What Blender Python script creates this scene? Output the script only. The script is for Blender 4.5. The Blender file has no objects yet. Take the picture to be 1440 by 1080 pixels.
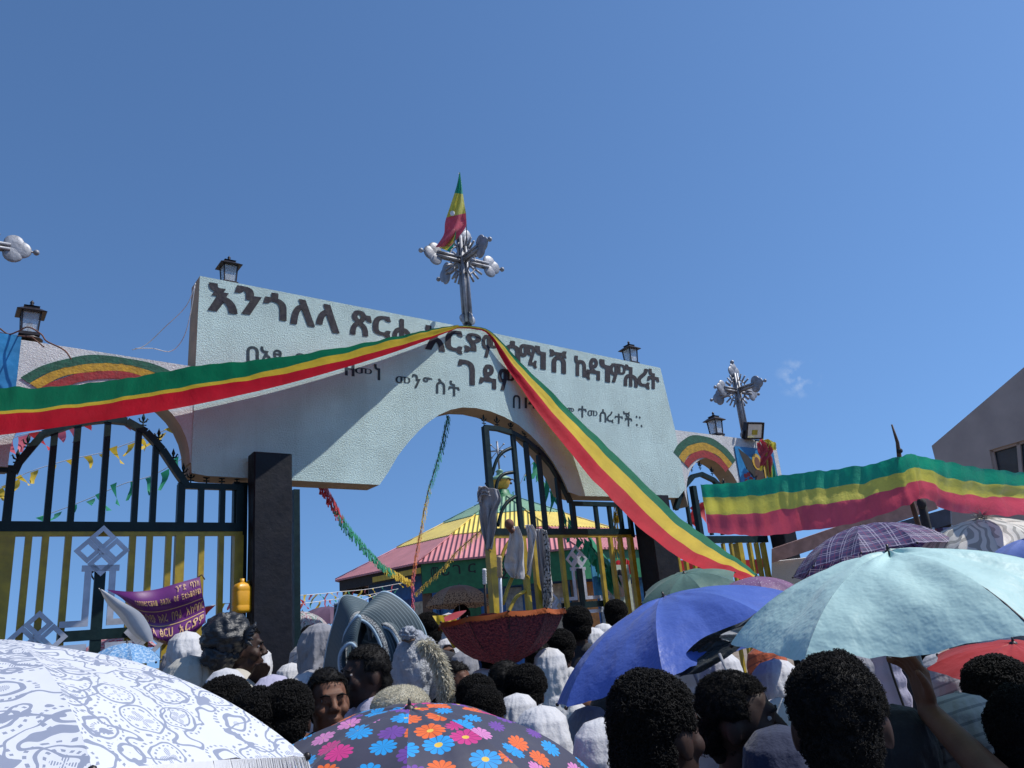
import bpy, math, random
from mathutils import Vector, Matrix, noise
R = math.radians
rnd = random.Random(7)
SC = bpy.context.scene
COL = SC.collection
# ------------------------------------------------------------------ camera, world, sun
F = 1100.0                                   # focal length in pixels of a 1440 wide frame
CZ = 1.75
_dx, _dy = 400.0 - 720.0, -2900.0 - 540.0
_L = math.hypot(_dx, _dy)
TILT = math.atan(F / _L)
UPX, UPY = _dx / _L, _dy / _L
RX, RY = -UPY, UPX
CT, ST = math.cos(TILT), math.sin(TILT)
def ray(px, py):
    qx, qy = px - 720.0, py - 540.0
    a = qx * RX + qy * RY
    b = qx * UPX + qy * UPY
    return Vector((a / F, CT - b / F * ST, ST + b / F * CT))
CAM = Vector((0, 0, CZ))
def P(px, py, t): return CAM + ray(px, py) * t
def Pz(px, py, z):
    r = ray(px, py); return CAM + r * ((z - CZ) / r.z)
def proj(v):
    d = v - CAM
    f = d.y * CT + d.z * ST; u = -d.y * ST + d.z * CT
    a, b = d.x / f * F, u / f * F
    return (720 + RX * a + UPX * b, 540 + RY * a + UPY * b, f)
cam = bpy.data.cameras.new('camera')
cam.sensor_width = 36; cam.sensor_fit = 'HORIZONTAL'; cam.lens = 36 * F / 1440
cam.clip_start = 0.05; cam.clip_end = 3000
co = bpy.data.objects.new('camera', cam); COL.objects.link(co)
fw = Vector((0, CT, ST)); up0 = Vector((0, -ST, CT)); rt0 = Vector((1, 0, 0))
right = rt0 * RX + up0 * UPX                  # image x axis in world
upv = -(rt0 * RY + up0 * UPY)                 # image up axis in world
m = Matrix((right, upv, -fw)).transposed().to_4x4(); m.translation = CAM
co.matrix_world = m
SC.camera = co
SUN = Vector((0.58, 0.0, 0.81)).normalized()
W_ = bpy.data.worlds.new('World'); SC.world = W_; W_.use_nodes = True
nt = W_.node_tree; nt.nodes.clear()
sk = nt.nodes.new('ShaderNodeTexSky'); sk.sky_type = 'NISHITA'; sk.sun_disc = False
sk.sun_elevation = math.asin(SUN.z); sk.sun_rotation = math.atan2(SUN.x, SUN.y)
sk.altitude = 2700; sk.air_density = 1.3; sk.dust_density = 3.0; sk.ozone_density = 4.0
bg = nt.nodes.new('ShaderNodeBackground'); bg.inputs[1].default_value = 0.142
ow = nt.nodes.new('ShaderNodeOutputWorld')
tc = nt.nodes.new('ShaderNodeTexCoord'); mp = nt.nodes.new('ShaderNodeMapping'); mp.vector_type = 'POINT'
mp.inputs['Location'].default_value = (0, 0, .2); mp.inputs['Scale'].default_value = (1, 1, .8)
tm = nt.nodes.new('ShaderNodeMix'); tm.data_type = 'RGBA'; tm.blend_type = 'MULTIPLY'; tm.inputs[0].default_value = 1
tm.inputs[7].default_value = (.81, 1, 1.13, 1)       # deep blue of thin highland air
nt.links.new(tc.outputs['Generated'], mp.inputs[0]); nt.links.new(mp.outputs[0], sk.inputs[0])
nt.links.new(sk.outputs[0], tm.inputs[6])
cdir = ray(1122, 531).normalized()               # one faint wisp of cloud low over the right wing
vd = nt.nodes.new('ShaderNodeVectorMath'); vd.operation = 'DISTANCE'; vd.inputs[1].default_value = cdir; nt.links.new(tc.outputs['Generated'], vd.inputs[0])
mr = nt.nodes.new('ShaderNodeMapRange'); mr.inputs[1].default_value = .028; mr.inputs[2].default_value = .0; mr.inputs[3].default_value = 0; mr.inputs[4].default_value = .55; nt.links.new(vd.outputs['Value'], mr.inputs[0])
cn = nt.nodes.new('ShaderNodeTexNoise'); cn.inputs['Scale'].default_value = 70; cn.inputs['Detail'].default_value = 6; nt.links.new(tc.outputs['Generated'], cn.inputs['Vector'])
cr_ = nt.nodes.new('ShaderNodeMapRange'); cr_.inputs[1].default_value = .48; cr_.inputs[2].default_value = .75; nt.links.new(cn.outputs[0], cr_.inputs[0])
cm_ = nt.nodes.new('ShaderNodeMath'); cm_.operation = 'MULTIPLY'; nt.links.new(mr.outputs[0], cm_.inputs[0]); nt.links.new(cr_.outputs[0], cm_.inputs[1])
cx_ = nt.nodes.new('ShaderNodeMix'); cx_.data_type = 'RGBA'; nt.links.new(cm_.outputs[0], cx_.inputs[0]); nt.links.new(tm.outputs[2], cx_.inputs[6]); cx_.inputs[7].default_value = (5.5, 6, 6.6, 1)
nt.links.new(cx_.outputs[2], bg.inputs[0]); nt.links.new(bg.outputs[0], ow.inputs[0])
sl = bpy.data.lights.new('sun', 'SUN'); sl.energy = 5.0; sl.angle = R(0.53); sl.color = (1, 0.96, 0.9)
so = bpy.data.objects.new('sun', sl); COL.objects.link(so)
so.rotation_euler = SUN.to_track_quat('Z', 'Y').to_euler(); so.location = (5, -5, 20)
vs = SC.view_settings; vs.view_transform = 'Standard'; vs.look = 'None'; vs.gamma = 1.0; vs.use_curve_mapping = False
vs.exposure = 0.0
# ------------------------------------------------------------------ node materials
class NT:
    def __init__(s, name):
        s.m = bpy.data.materials.new(name); s.m.use_nodes = True; s.t = s.m.node_tree
        s.b = s.t.nodes['Principled BSDF']; s.out = s.t.nodes['Material Output']
    def n(s, typ, **kw):
        o = s.t.nodes.new('ShaderNode' + typ)
        for k, v in kw.items():
            if k.startswith('i_'): o.inputs[int(k[2:]) if k[2:].isdigit() else k[2:]].default_value = v
            else: setattr(o, k, v)
        return o
    def l(s, a, b): s.t.links.new(a, b)
    def math(s, op, a, b=None, c=None):
        o = s.n('Math', operation=op)
        for i, x in enumerate((a, b, c)):
            if x is None: continue
            if isinstance(x, (int, float)): o.inputs[i].default_value = x
            else: s.l(x, o.inputs[i])
        return o.outputs[0]
    def mix(s, f, a, b):
        o = s.n('Mix', data_type='RGBA')
        for i, x in ((0, f), (6, a), (7, b)):
            if isinstance(x, (int, float)): o.inputs[i].default_value = x
            elif isinstance(x, tuple): o.inputs[i].default_value = (*x[:3], 1)
            else: s.l(x, o.inputs[i])
        return o.outputs[2]
    def noise(s, scale, detail=3, rough=.55, vec=None):
        o = s.n('TexNoise'); o.inputs['Scale'].default_value = scale
        o.inputs['Detail'].default_value = detail; o.inputs['Roughness'].default_value = rough
        s.l(vec if vec is not None else s.obj(), o.inputs['Vector'])
        return o.outputs[0]
    def obj(s):
        if not hasattr(s, 'tc'): s.tc = s.n('TexCoord')
        return s.tc.outputs['Object']
    def uv(s):
        s.obj(); return s.tc.outputs['UV']
    def ramp(s, f, a, b, ca=(0, 0, 0), cb=(1, 1, 1)):
        o = s.n('ValToRGB'); e = o.color_ramp.elements
        e[0].position = a; e[1].position = b; e[0].color = (*ca, 1); e[1].color = (*cb, 1)
        s.l(f, o.inputs[0]); return o.outputs[0]
    def scale(s, vec, sc):
        o = s.n('Mapping'); s.l(vec, o.inputs[0]); o.inputs['Scale'].default_value = sc; return o.outputs[0]
    def bump(s, h, strength=.5, dist=.01, chain=None):
        o = s.n('Bump'); o.inputs['Strength'].default_value = strength; o.inputs['Distance'].default_value = dist
        s.l(h, o.inputs['Height'])
        if chain is not None: s.l(chain, o.inputs['Normal'])
        s.nrm = o.outputs[0]; s.l(s.nrm, s.b.inputs['Normal']); return s.nrm
    def fin(s, col=None, rough=None, metal=None, trans=0, sheen=0, spec=None):
        if col is not None:
            if isinstance(col, tuple): s.b.inputs['Base Color'].default_value = (*col, 1)
            else: s.l(col, s.b.inputs['Base Color'])
        if rough is not None:
            if isinstance(rough, (int, float)): s.b.inputs['Roughness'].default_value = rough
            else: s.l(rough, s.b.inputs['Roughness'])
        if metal is not None: s.b.inputs['Metallic'].default_value = metal
        if spec is not None: s.b.inputs['Specular IOR Level'].default_value = spec
        if sheen: s.b.inputs['Sheen Weight'].default_value = sheen
        if trans:
            tr = s.n('BsdfTranslucent'); mx = s.n('MixShader'); mx.inputs[0].default_value = trans
            if isinstance(col, tuple): tr.inputs[0].default_value = (*col, 1)
            else: s.l(col, tr.inputs[0])
            if hasattr(s, 'nrm'): s.l(s.nrm, tr.inputs[1])
            s.l(s.b.outputs[0], mx.inputs[1]); s.l(tr.outputs[0], mx.inputs[2]); s.l(mx.outputs[0], s.out.inputs[0])
        return s.m
def vary(c, k): return tuple(min(1, x * k) for x in c)
def paint(name, c, rough=.5, wear=.25, sc=9, metal=0, bump=.15, bs=60, chips=None, spec=None):
    n = NT(name); a = n.noise(sc, 5)
    col = n.mix(n.ramp(a, .35, .7), vary(c, 1 - wear), vary(c, 1 + wear * .6))
    if chips:
        ch = n.ramp(n.noise(chips[0], 6, .7), chips[1], chips[1] + .03)
        col = n.mix(ch, col, chips[2])
    n.bump(n.noise(bs, 4), bump, .006)
    return n.fin(col, n.ramp(n.noise(sc * 2, 3), .2, .8, (rough * .8,) * 3, (min(1, rough * 1.25),) * 3), metal, spec=spec)
def cloth(name, c, rough=.75, trans=.25, wear=.12, weave=500, bump=.25, sheen=.15, crease=None, c2=None):
    n = NT(name)
    col = n.mix(n.ramp(n.noise(5, 4), .35, .7), vary(c, 1 - wear), c2 or vary(c, 1 + wear))
    if crease:
        a = n.noise(crease[0], 3, .5); b = n.bump(a, crease[1], .03)
        n.bump(n.noise(weave, 2), bump, .002, b)
    else: n.bump(n.noise(weave, 2), bump, .002)
    return n.fin(col, rough, trans=trans, sheen=sheen)
M = {}
def stucco(name, c, dirt):
    n = NT(name)
    v = n.noise(70, 7, .7); w = n.noise(2.2, 4); d = n.ramp(n.noise(14, 6, .7), .62, .72)
    col = n.mix(n.ramp(w, .3, .75), vary(c, .88), vary(c, 1.08))
    col = n.mix(n.math('MULTIPLY', d, .22), col, dirt)
    sp = n.ramp(n.noise(26, 3, .6), .735, .75)
    col = n.mix(n.math('MULTIPLY', sp, .7), col, (.06, .06, .06))
    st = n.ramp(n.noise(1.0, 6, .65, n.scale(n.obj(), (9, 9, .7))), .50, .74); col = n.mix(n.math('MULTIPLY', st, .28), col, dirt)
    pt = n.ramp(n.noise(1.1, 5, .6), .56, .60); col = n.mix(n.math('MULTIPLY', pt, .16), col, vary(c, 1.2))
    amp = n.ramp(n.noise(1.7, 3), .35, .65, (.6,) * 3, (1,) * 3)
    b = n.bump(n.math('MULTIPLY', v, amp), .9, .026); n.bump(n.noise(170, 4, .7), .7, .005, b)
    return n.fin(col, .9)
M['mint'] = stucco('mint_stucco', (.50, .64, .62), (.30, .36, .33))
M['grey_stucco'] = stucco('grey_white_stucco', (.62, .62, .62), (.25, .24, .23))
M['tan'] = paint('tan_plaster', (.42, .30, .19), .85, .2, 5, bump=.5, bs=30)
M['black'] = paint('black_gloss_paint', (.006, .0065, .011), .55, .4, 8, bump=.5, bs=24, chips=(26, .70, (.3, .3, .3)), spec=.25)
M['letter'] = paint('black_brush_paint', (.014, .012, .022), .8, .5, 14, bump=.5, bs=60)
M['letter2'] = paint('dark_teal_brush_paint', (.015, .035, .05), .8, .5, 14, bump=.8, bs=60)
M['green_metal'] = paint('dark_green_metal_paint', (.004, .018, .020), .45, .35, 12, spec=.25, chips=(30, .73, (.05, .03, .02)))
M['yellow_metal'] = paint('yellow_metal_paint', (.38, .27, .02), .45, .30, 10, chips=(22, .74, (.12, .09, .03)))
M['silver'] = paint('silver_paint', (.45, .48, .55), .42, .2, 10, metal=.45)
M['chrome'] = paint('cast_aluminium', (.30, .31, .34), .5, .35, 14, metal=.35, bump=.5, bs=40)
M['lantern'] = paint('lantern_dark_metal', (.03, .022, .022), .4, .4, 20, metal=.3)
M['rust'] = paint('rusted_red_brown', (.16, .07, .045), .8, .4, 14)
M['green'] = paint('green_paint', (.012, .14, .05), .5)
M['yellow'] = paint('yellow_paint', (.55, .38, .03), .55)
M['red'] = paint('red_paint', (.35, .02, .025), .55)
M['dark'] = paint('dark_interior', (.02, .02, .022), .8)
M['white'] = paint('white_paint', (.7, .7, .7), .6)
M['wood'] = paint('weathered_wood', (.12, .075, .05), .85, .35, 12, bump=.6)
def glassm():
    n = NT('lantern_glass'); n.b.inputs['Transmission Weight'].default_value = .75
    return n.fin((.85, .88, .9), .22)
M['glass'] = glassm()
def satin(name, c, trans=.28, rg=.36, sh=.3):
    n = NT(name)
    v = n.scale(n.uv(), (26, 1.6, 1))
    a = n.noise(1.0, 4, .55, v)
    col = n.mix(n.ramp(a, .3, .7), vary(c, .85), vary(c, 1.12))
    b = n.bump(a, .55, .03); b = n.bump(n.noise(1.0, 5, .6, n.scale(n.uv(), (60, 9, 1))), .45, .012, b); n.bump(n.noise(400, 2), .2, .001, b)
    return n.fin(col, rg, trans=trans, sheen=sh, spec=.25 if rg > .5 else .5)
M['s_green'] = satin('green_satin', (.01, .36, .21), .35, .3); M['s_yellow'] = satin('yellow_satin', (.70, .64, .10), .35, .3); M['s_red'] = satin('red_satin', (.72, .09, .14), .35, .3)
M['r_green'] = satin('green_banner_cloth', (.004, .17, .085), .4, .7, 0); M['r_yellow'] = satin('yellow_banner_cloth', (.66, .47, .05), .4, .7, 0); M['r_red'] = satin('red_banner_cloth', (.50, .012, .03), .4, .7, 0)
# ------------------------------------------------------------------ mesh builder
class MB:
    def __init__(s): s.v = []; s.f = []; s.mi = []; s.sm = []; s.uvs = {}
    def add(s, vs, fs, mi=0, smooth=False):
        b = len(s.v); s.v += [Vector(v) for v in vs]
        for f in fs: s.f.append([b + i for i in f]); s.mi.append(mi); s.sm.append(smooth)
        return b
    def box(s, c, size, rot=None, mi=0, bev=0):
        hx, hy, hz = [x / 2 for x in size]; c = Vector(c)
        pts = [Vector((x * hx, y * hy, z * hz)) for z in (-1, 1) for y in (-1, 1) for x in (-1, 1)]
        if rot is not None: pts = [rot @ p for p in pts]
        s.add([c + p for p in pts], [(0, 2, 3, 1), (4, 5, 7, 6), (0, 1, 5, 4), (2, 6, 7, 3), (0, 4, 6, 2), (1, 3, 7, 5)], mi)
    def bar(s, a, b, w, h=None, up=(0, 0, 1), mi=0):
        a, b = Vector(a), Vector(b); d = (b - a); L = d.length; d.normalize(); up = Vector(up)
        if abs(d.dot(up)) > .98: up = Vector((0, 1, 0)) if abs(d.y) < .9 else Vector((1, 0, 0))
        x = d.cross(up).normalized(); z = x.cross(d)
        s.box((a + b) / 2, (w, L, h or w), Matrix((x, d, z)).transposed(), mi)
    def tube(s, pts, r, seg=8, mi=0, cap=True, smooth=True):
        pts = [Vector(p) for p in pts]; n = len(pts); rs = r if isinstance(r, (list, tuple)) else [r] * n
        prev = None; vs = []
        for i, p in enumerate(pts):
            d = (pts[min(i + 1, n - 1)] - pts[max(i - 1, 0)])
            if d.length < 1e-9: d = Vector((0, 0, 1))
            d.normalize()
            if prev is None:
                u = Vector((0, 0, 1)) if abs(d.z) < .9 else Vector((1, 0, 0)); x = d.cross(u).normalized()
            else: x = (prev - d * prev.dot(d)).normalized()
            prev = x; y = d.cross(x)
            vs += [p + (x * math.cos(2 * math.pi * k / seg) + y * math.sin(2 * math.pi * k / seg)) * rs[i] for k in range(seg)]
        fs = [(i * seg + k, i * seg + (k + 1) % seg, (i + 1) * seg + (k + 1) % seg, (i + 1) * seg + k) for i in range(n - 1) for k in range(seg)]
        if cap: fs += [tuple(range(seg))[::-1], tuple((n - 1) * seg + k for k in range(seg))]
        s.add(vs, fs, mi, smooth)
    def ball(s, c, r, seg=12, rings=8, rot=None, mi=0):
        c = Vector(c); r = r if isinstance(r, (tuple, list)) else (r, r, r)
        vs = []
        for i in range(1, rings):
            a = math.pi * i / rings
            for k in range(seg):
                b = 2 * math.pi * k / seg
                p = Vector((math.sin(a) * math.cos(b) * r[0], math.sin(a) * math.sin(b) * r[1], math.cos(a) * r[2]))
                vs.append(c + (rot @ p if rot is not None else p))
        for z in (1, -1):
            p = Vector((0, 0, z * r[2])); vs.append(c + (rot @ p if rot is not None else p))
        t, b = len(vs) - 2, len(vs) - 1
        fs = [(i * seg + k, (i + 1) * seg + k, (i + 1) * seg + (k + 1) % seg, i * seg + (k + 1) % seg) for i in range(rings - 2) for k in range(seg)]
        fs += [(t, k, (k + 1) % seg) for k in range(seg)] + [(b, (rings - 2) * seg + (k + 1) % seg, (rings - 2) * seg + k) for k in range(seg)]
        s.add(vs, fs, mi, True)
    def lathe(s, prof, c=(0, 0, 0), seg=16, mi=0, smooth=True, rot=None):
        c = Vector(c); vs = []
        for r, z in prof:
            for k in range(seg):
                a = 2 * math.pi * (k + .5) / seg; p = Vector((r * math.cos(a), r * math.sin(a), z))
                vs.append(c + (rot @ p if rot is not None else p))
        n = len(prof)
        s.add(vs, [(i * seg + k, i * seg + (k + 1) % seg, (i + 1) * seg + (k + 1) % seg, (i + 1) * seg + k) for i in range(n - 1) for k in range(seg)], mi, smooth)
    def limb(s, a, ra, b, rb, seg=12):
        a, b = Vector(a), Vector(b); s.ball(a, ra, seg, 8); s.ball(b, rb, seg, 8); s.tube([a, b], [ra, rb], seg)
    def grid(s, fn, nu, nv, mi=0, smooth=True, uvscale=(1, 1)):
        vs = [fn(i / nu, j / nv) for j in range(nv + 1) for i in range(nu + 1)]
        b = len(s.v)
        for j in range(nv + 1):
            for i in range(nu + 1): s.uvs[b + j * (nu + 1) + i] = (i / nu * uvscale[0], j / nv * uvscale[1])
        fs = []; mis = []
        for j in range(nv):
            for i in range(nu):
                fs.append((j * (nu + 1) + i, j * (nu + 1) + i + 1, (j + 1) * (nu + 1) + i + 1, (j + 1) * (nu + 1) + i))
                mis.append(mi(i / nu, (j + .5) / nv) if callable(mi) else mi)
        s.add(vs, fs, 0, smooth); s.mi[-len(mis):] = mis
    def build(s, name, mats, parent=None, world=True, solid=0):
        me = bpy.data.meshes.new(name); me.from_pydata(s.v, [], s.f)
        if not isinstance(mats, (list, tuple)): mats = [mats]
        for x in mats: me.materials.append(x)
        me.polygons.foreach_set('material_index', s.mi); me.polygons.foreach_set('use_smooth', s.sm)
        if s.uvs:
            ul = me.uv_layers.new(name='UVMap')
            for lp in me.loops: ul.data[lp.index].uv = s.uvs.get(lp.vertex_index, (0, 0))
        me.update(); me.validate()
        o = bpy.data.objects.new(name, me); COL.objects.link(o)
        if parent is not None:
            o.parent = parent
            if world: me.transform(wm(parent).inverted())
        elif world:
            c = sum((Vector(b) for b in o.bound_box), Vector()) / 8; zmin = min(b[2] for b in o.bound_box); c.z = zmin
            me.transform(Matrix.Translation(-c)); o.location = c
        if solid:
            md = o.modifiers.new('thickness', 'SOLIDIFY'); md.thickness = solid; md.offset = 0
        return o
def wm(o):
    m = o.matrix_basis.copy()
    while o.parent is not None: o = o.parent; m = o.matrix_basis @ m
    return m
def tag(o, label=None, cat=None, group=None, kind=None):
    for k, v in (('label', label), ('category', cat), ('group', group), ('kind', kind)):
        if v: o[k] = v
    return o
def thing(name, label, cat, loc=(0, 0, 0), rz=0, group=None):
    o = bpy.data.objects.new(name, None); COL.objects.link(o); o.empty_display_size = .1
    o.location = loc; o.rotation_euler = (0, 0, rz)
    return tag(o, label, cat, group)
def kids(o): return [c for c in bpy.data.objects if c.parent == o]
def copy_tree(o, loc=None, rz=None, scale=None, label=None, parent=None):
    c = o.copy(); COL.objects.link(c)
    if parent is not None: c.parent = parent
    if loc is not None: c.location = loc
    if rz is not None: c.rotation_euler = (0, 0, rz)
    if scale is not None: c.scale = (scale,) * 3
    if label: c['label'] = label
    for ch in kids(o): copy_tree(ch, parent=c)
    return c
def spline(pts, t):
    n = len(pts) - 1; x = min(max(t, 0), 1) * n; i = min(int(x), n - 1); f = x - i
    p0, p1, p2, p3 = pts[max(i - 1, 0)], pts[i], pts[i + 1], pts[min(i + 2, n)]
    return .5 * ((2 * p1) + (p2 - p0) * f + (2 * p0 - 5 * p1 + 4 * p2 - p3) * f * f + (3 * p1 - p0 - 3 * p2 + p3) * f ** 3)
def poly_extrude(mb, outer, f, depth_vec, mi_front=0, mi_side=1, holes=()):
    """outer: list of 2D points; f maps 2D -> 3D; tessellated front and back with sides"""
    from mathutils.geometry import tessellate_polygon
    loops = [outer] + list(holes); flat = [p for l in loops for p in l]
    tris = tessellate_polygon([[Vector((p[0], p[1], 0)) for p in l] for l in loops])
    fr = [f(p) for p in flat]; n = len(fr)
    mb.add(fr, [tuple(t) for t in tris], mi_front)
    mb.add([p + depth_vec for p in fr], [tuple(t)[::-1] for t in tris], mi_front)
    k = 0
    for l in loops:
        m_ = len(l); q = [f(p) for p in l]
        for i in range(m_):
            j = (i + 1) % m_
            ms = mi_side(l[i], l[j]) if callable(mi_side) else mi_side
            mb.add([q[i], q[j], q[j] + depth_vec, q[i] + depth_vec], [(0, 1, 2, 3)], ms)
# ------------------------------------------------------------------ text meshes
_gc = {}
def glyph(ch, bold):
    k = (ch, bold)
    if k not in _gc:
        c = bpy.data.curves.new('t', 'FONT'); c.body = ch; c.size = 1; c.offset = bold; c.resolution_u = 4; c.fill_mode = 'FRONT'
        o = bpy.data.objects.new('t', c); COL.objects.link(o)
        dg = bpy.context.evaluated_depsgraph_get(); dg.update()
        me = bpy.data.meshes.new_from_object(o.evaluated_get(dg))
        vs = [v.co.copy() for v in me.vertices]; fs = [tuple(p.vertices) for p in me.polygons]
        bpy.data.objects.remove(o); bpy.data.curves.remove(c); bpy.data.meshes.remove(me)
        if not vs: vs = [Vector((0, 0, 0)), Vector((1, 1, 0))]
        x0 = min(v.x for v in vs); x1 = max(v.x for v in vs); y0 = min(v.y for v in vs); y1 = max(v.y for v in vs)
        _gc[k] = ([((v.x - x0) / max(x1 - x0, 1e-6), (v.y - y0) / max(y1 - y0, 1e-6)) for v in vs], fs, (x1 - x0) / max(y1 - y0, 1e-6))
    return _gc[k]
def put_text(mb, ch, fn, bold=0.02, mi=0):
    vs, fs, asp = glyph(ch, bold); mb.add([fn(a, b) for a, b in vs], fs, mi); return asp

# ------------------------------------------------------------------ setting
g = NT('trodden_earth')
gc = g.mix(g.ramp(g.noise(.6, 6), .3, .7), (.16, .12, .085), (.26, .21, .16))
g.bump(g.noise(9, 8, .7), .6, .05); g.fin(gc, .95)
mb = MB(); mb.grid(lambda u, v: Vector(((u - .5) * 1600, -200 + v * 1600, 0)), 8, 8)
tag(mb.build('ground', g.m), kind='structure')
mb = MB()
pv = NT('worn_asphalt'); pv.bump(pv.noise(60, 5), .5, .01); pv.fin(pv.mix(pv.noise(2, 6), (.07, .065, .06), (.12, .11, .1)), .9)
mb.grid(lambda u, v: Vector(((u - .5) * 40, -14 + v * 21, .004 + .001 * math.sin(u * 9))), 6, 6)
tag(mb.build('road', pv.m), kind='structure')

# wall plane frame: origin at the foot of the wall, x = D (along), -y towards the street
_d0 = ray(2264, 748); D = Vector((_d0.x, _d0.y, 0)).normalized(); N = Vector((D.y, -D.x, 0))
P0 = ray(385, 700) * 7.0
def W(px, py, off=0.0):
    r = ray(px, py); t = (P0.dot(N) + off) / r.dot(N); p = r * t
    return (p.dot(D) - P0.dot(D), p.z + CZ)
O = Vector((P0.x, P0.y, 0))
def S(s, z, off=0.0):       # wall coordinates -> world
    return O + D * s + N * off + Vector((0, 0, z))
DZ = math.atan2(D.y, D.x)
# ------------------------------------------------------------------ gateway wall
TH = .28
gw = thing('gateway', 'pale mint stucco gateway with Ethiopic lettering and an arched underside', 'gateway', S(2.3, 0), DZ)
def wpts(l): return [W(*p) for p in l]
arc = []
for i in range(25):          # centre arch: shallow curve measured on the wall
    pass
outer = [(-.71, 4.25), (-.70, 5.14), (2.2, 5.10), (5.34, 5.015), (5.44, 4.16), (5.47, 3.36), (5.30, 3.23), (3.62, 3.21)]
centre = [(3.46, 3.25), (3.38, 3.43), (3.27, 3.60), (3.14, 3.76), (2.99, 3.89), (2.83, 4.0), (2.64, 4.08), (2.45, 4.13), (2.26, 4.15), (2.08, 4.14), (1.93, 4.10), (1.78, 4.03), (1.65, 3.94), (1.53, 3.84), (1.40, 3.71), (1.27, 3.56), (1.15, 3.38), (1.05, 3.25)]
outer += centre + [(-.58, 3.27), (-.71, 3.29), (-.715, 3.38)]
mb = MB()
def side_m(a, b): return 0 if (a[1] > 4.9 and b[1] > 4.9) else 1
poly_extrude(mb, outer, lambda p: S(p[0], p[1]), -N * TH, 0, side_m)
mb.build('sign_wall', [M['mint'], M['tan']], gw)
# left wing with its own arch (set 3 mm back so no faces are shared)
def arch(s0, s1, zb, zt, n=18, p=2.0):
    return [((s0 + s1) / 2 + (s1 - s0) / 2 * math.cos(math.pi * i / n), zb + (zt - zb) * abs(math.sin(math.pi * i / n)) ** (2 / p)) for i in range(n + 1)]
left = [(-.712, 4.25), (-4.2, 4.40), (-4.2, 3.28), (-2.03, 3.28)] + arch(-2.03, -.725, 3.38, 4.02)[::-1] + [(-.712, 3.38)]
mb = MB(); poly_extrude(mb, left, lambda p: S(p[0], p[1], -.006), -N * (TH - .012), 0, side_m)
mb.build('side_wall', [M['grey_stucco'], M['tan']], gw)
right_ = [(5.442, 4.15), (7.62, 4.12), (7.62, 3.10), (6.62, 3.10)] + arch(5.47, 6.62, 3.20, 3.80) + [(5.47, 3.12), (5.442, 3.3)]
mb = MB(); poly_extrude(mb, right_, lambda p: S(p[0], p[1], -.006), -N * (TH - .012), 0, side_m)
mb.build('side_wall', [M['grey_stucco'], M['tan']], gw)
# painted lettering, glyph by glyph at its own place
L1 = [('እ', 293, 397, 333, 442), ('ን', 331, 401, 367, 445), ('ጎ', 371, 410, 402, 451.5), ('ለ', 409, 419, 442, 460), ('ላ', 445, 426, 476.5, 469),
 ('ጽ', 493, 435, 522, 474), ('ር', 524.6, 442.5, 549, 476), ('ሐ', 552.6, 447, 577, 484), ('አ', 598, 457, 625, 495), ('ር', 626.6, 463, 650, 498.5),
 ('ያ', 653, 467, 676, 498), ('ም', 678, 470, 700, 505), ('ሰ', 710, 478, 731, 510), ('ሚ', 730, 483, 754, 518), ('ነ', 752, 486, 767, 520), ('ሽ', 773, 491, 796, 526),
 ('ኪ', 808, 500, 829, 534), ('ዳ', 824, 502, 843, 535), ('ነ', 843, 505, 857.5, 538), ('ም', 857.5, 510, 879, 540), ('ሕ', 877.5, 512, 896, 545), ('ረ', 896, 517, 913, 547.5), ('ት', 910, 518, 926.5, 548),
 ('ገ', 644, 505, 667, 542), ('ዳ', 674, 511, 697, 547.5), ('ም', 701, 518, 723, 551)]
L2 = [('በ', 346.7, 486, 364, 511), ('አ', 366, 487, 383, 512), ('ፄ', 384, 491, 399, 514), ('በ', 414, 496, 431, 521), ('ም', 450, 500, 468, 524), ('ዘ', 485, 509, 498.4, 529.5), ('መ', 499, 516.5, 523, 527.5), ('ነ', 526, 512, 534.5, 535),
 ('መ', 556, 528.5, 577, 540.5), ('ን', 579, 525.6, 591.4, 546.4), ('ግ', 594.5, 530, 609.5, 549), ('ስ', 613, 532, 626, 554.5), ('ት', 630, 534.6, 646.5, 558),
 ('በ', 721, 555, 731.7, 575), ('1', 737.5, 559, 741, 574.5), ('4', 742.5, 558, 753.5, 575), ('8', 757, 563, 767, 579), ('ም', 797, 573, 807, 584), ('ተ', 812.5, 570, 825, 587.5), ('መ', 826, 576.5, 840, 586), ('ሰ', 843, 575, 852.5, 594), ('ረ', 853, 578, 862.5, 595), ('ተ', 864, 581, 876, 596.5), ('ች', 876, 578, 889, 600)]
def on_wall(mb, ch, x0, y0, x1, y1, bold):
    m_ = ((y0 + y1) / 2 - 785) / ((x0 + x1) / 2 - 2264); w = x1 - x0; h = (y1 - y0) - m_ * w * .8
    def fn(a, b):
        px = x0 + a * w; py = y0 + m_ * a * w * .8 + (1 - b) * h
        q = W(px, py); return S(q[0], q[1], .004)
    put_text(mb, ch, fn, bold)
    if bold > .02:
        for k, dx in ((1, .7), (2, -.7)):
            def fn2(a, b, dx=dx, k=k): return fn(a + dx * .04, b) + N * .0015 * k
            put_text(mb, ch, fn2, bold)
for q in L1: mb = MB(); on_wall(mb, *q, .022); mb.build('painted_letter', M['letter'], gw)
for q in L2: mb = MB(); on_wall(mb, *q, .012); mb.build('painted_letter', M['letter2'], gw)
mb = MB()
for px, py in ((895, 586), (899.5, 587), (895.5, 597.5), (902, 599)):
    q = W(px, py); mb.add([S(q[0] + .016 * math.cos(a * math.pi / 4), q[1] + .016 * math.sin(a * math.pi / 4), .004) for a in range(8)], [tuple(range(8))])
mb.build('painted_full_stop', M['letter2'], gw)
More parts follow.
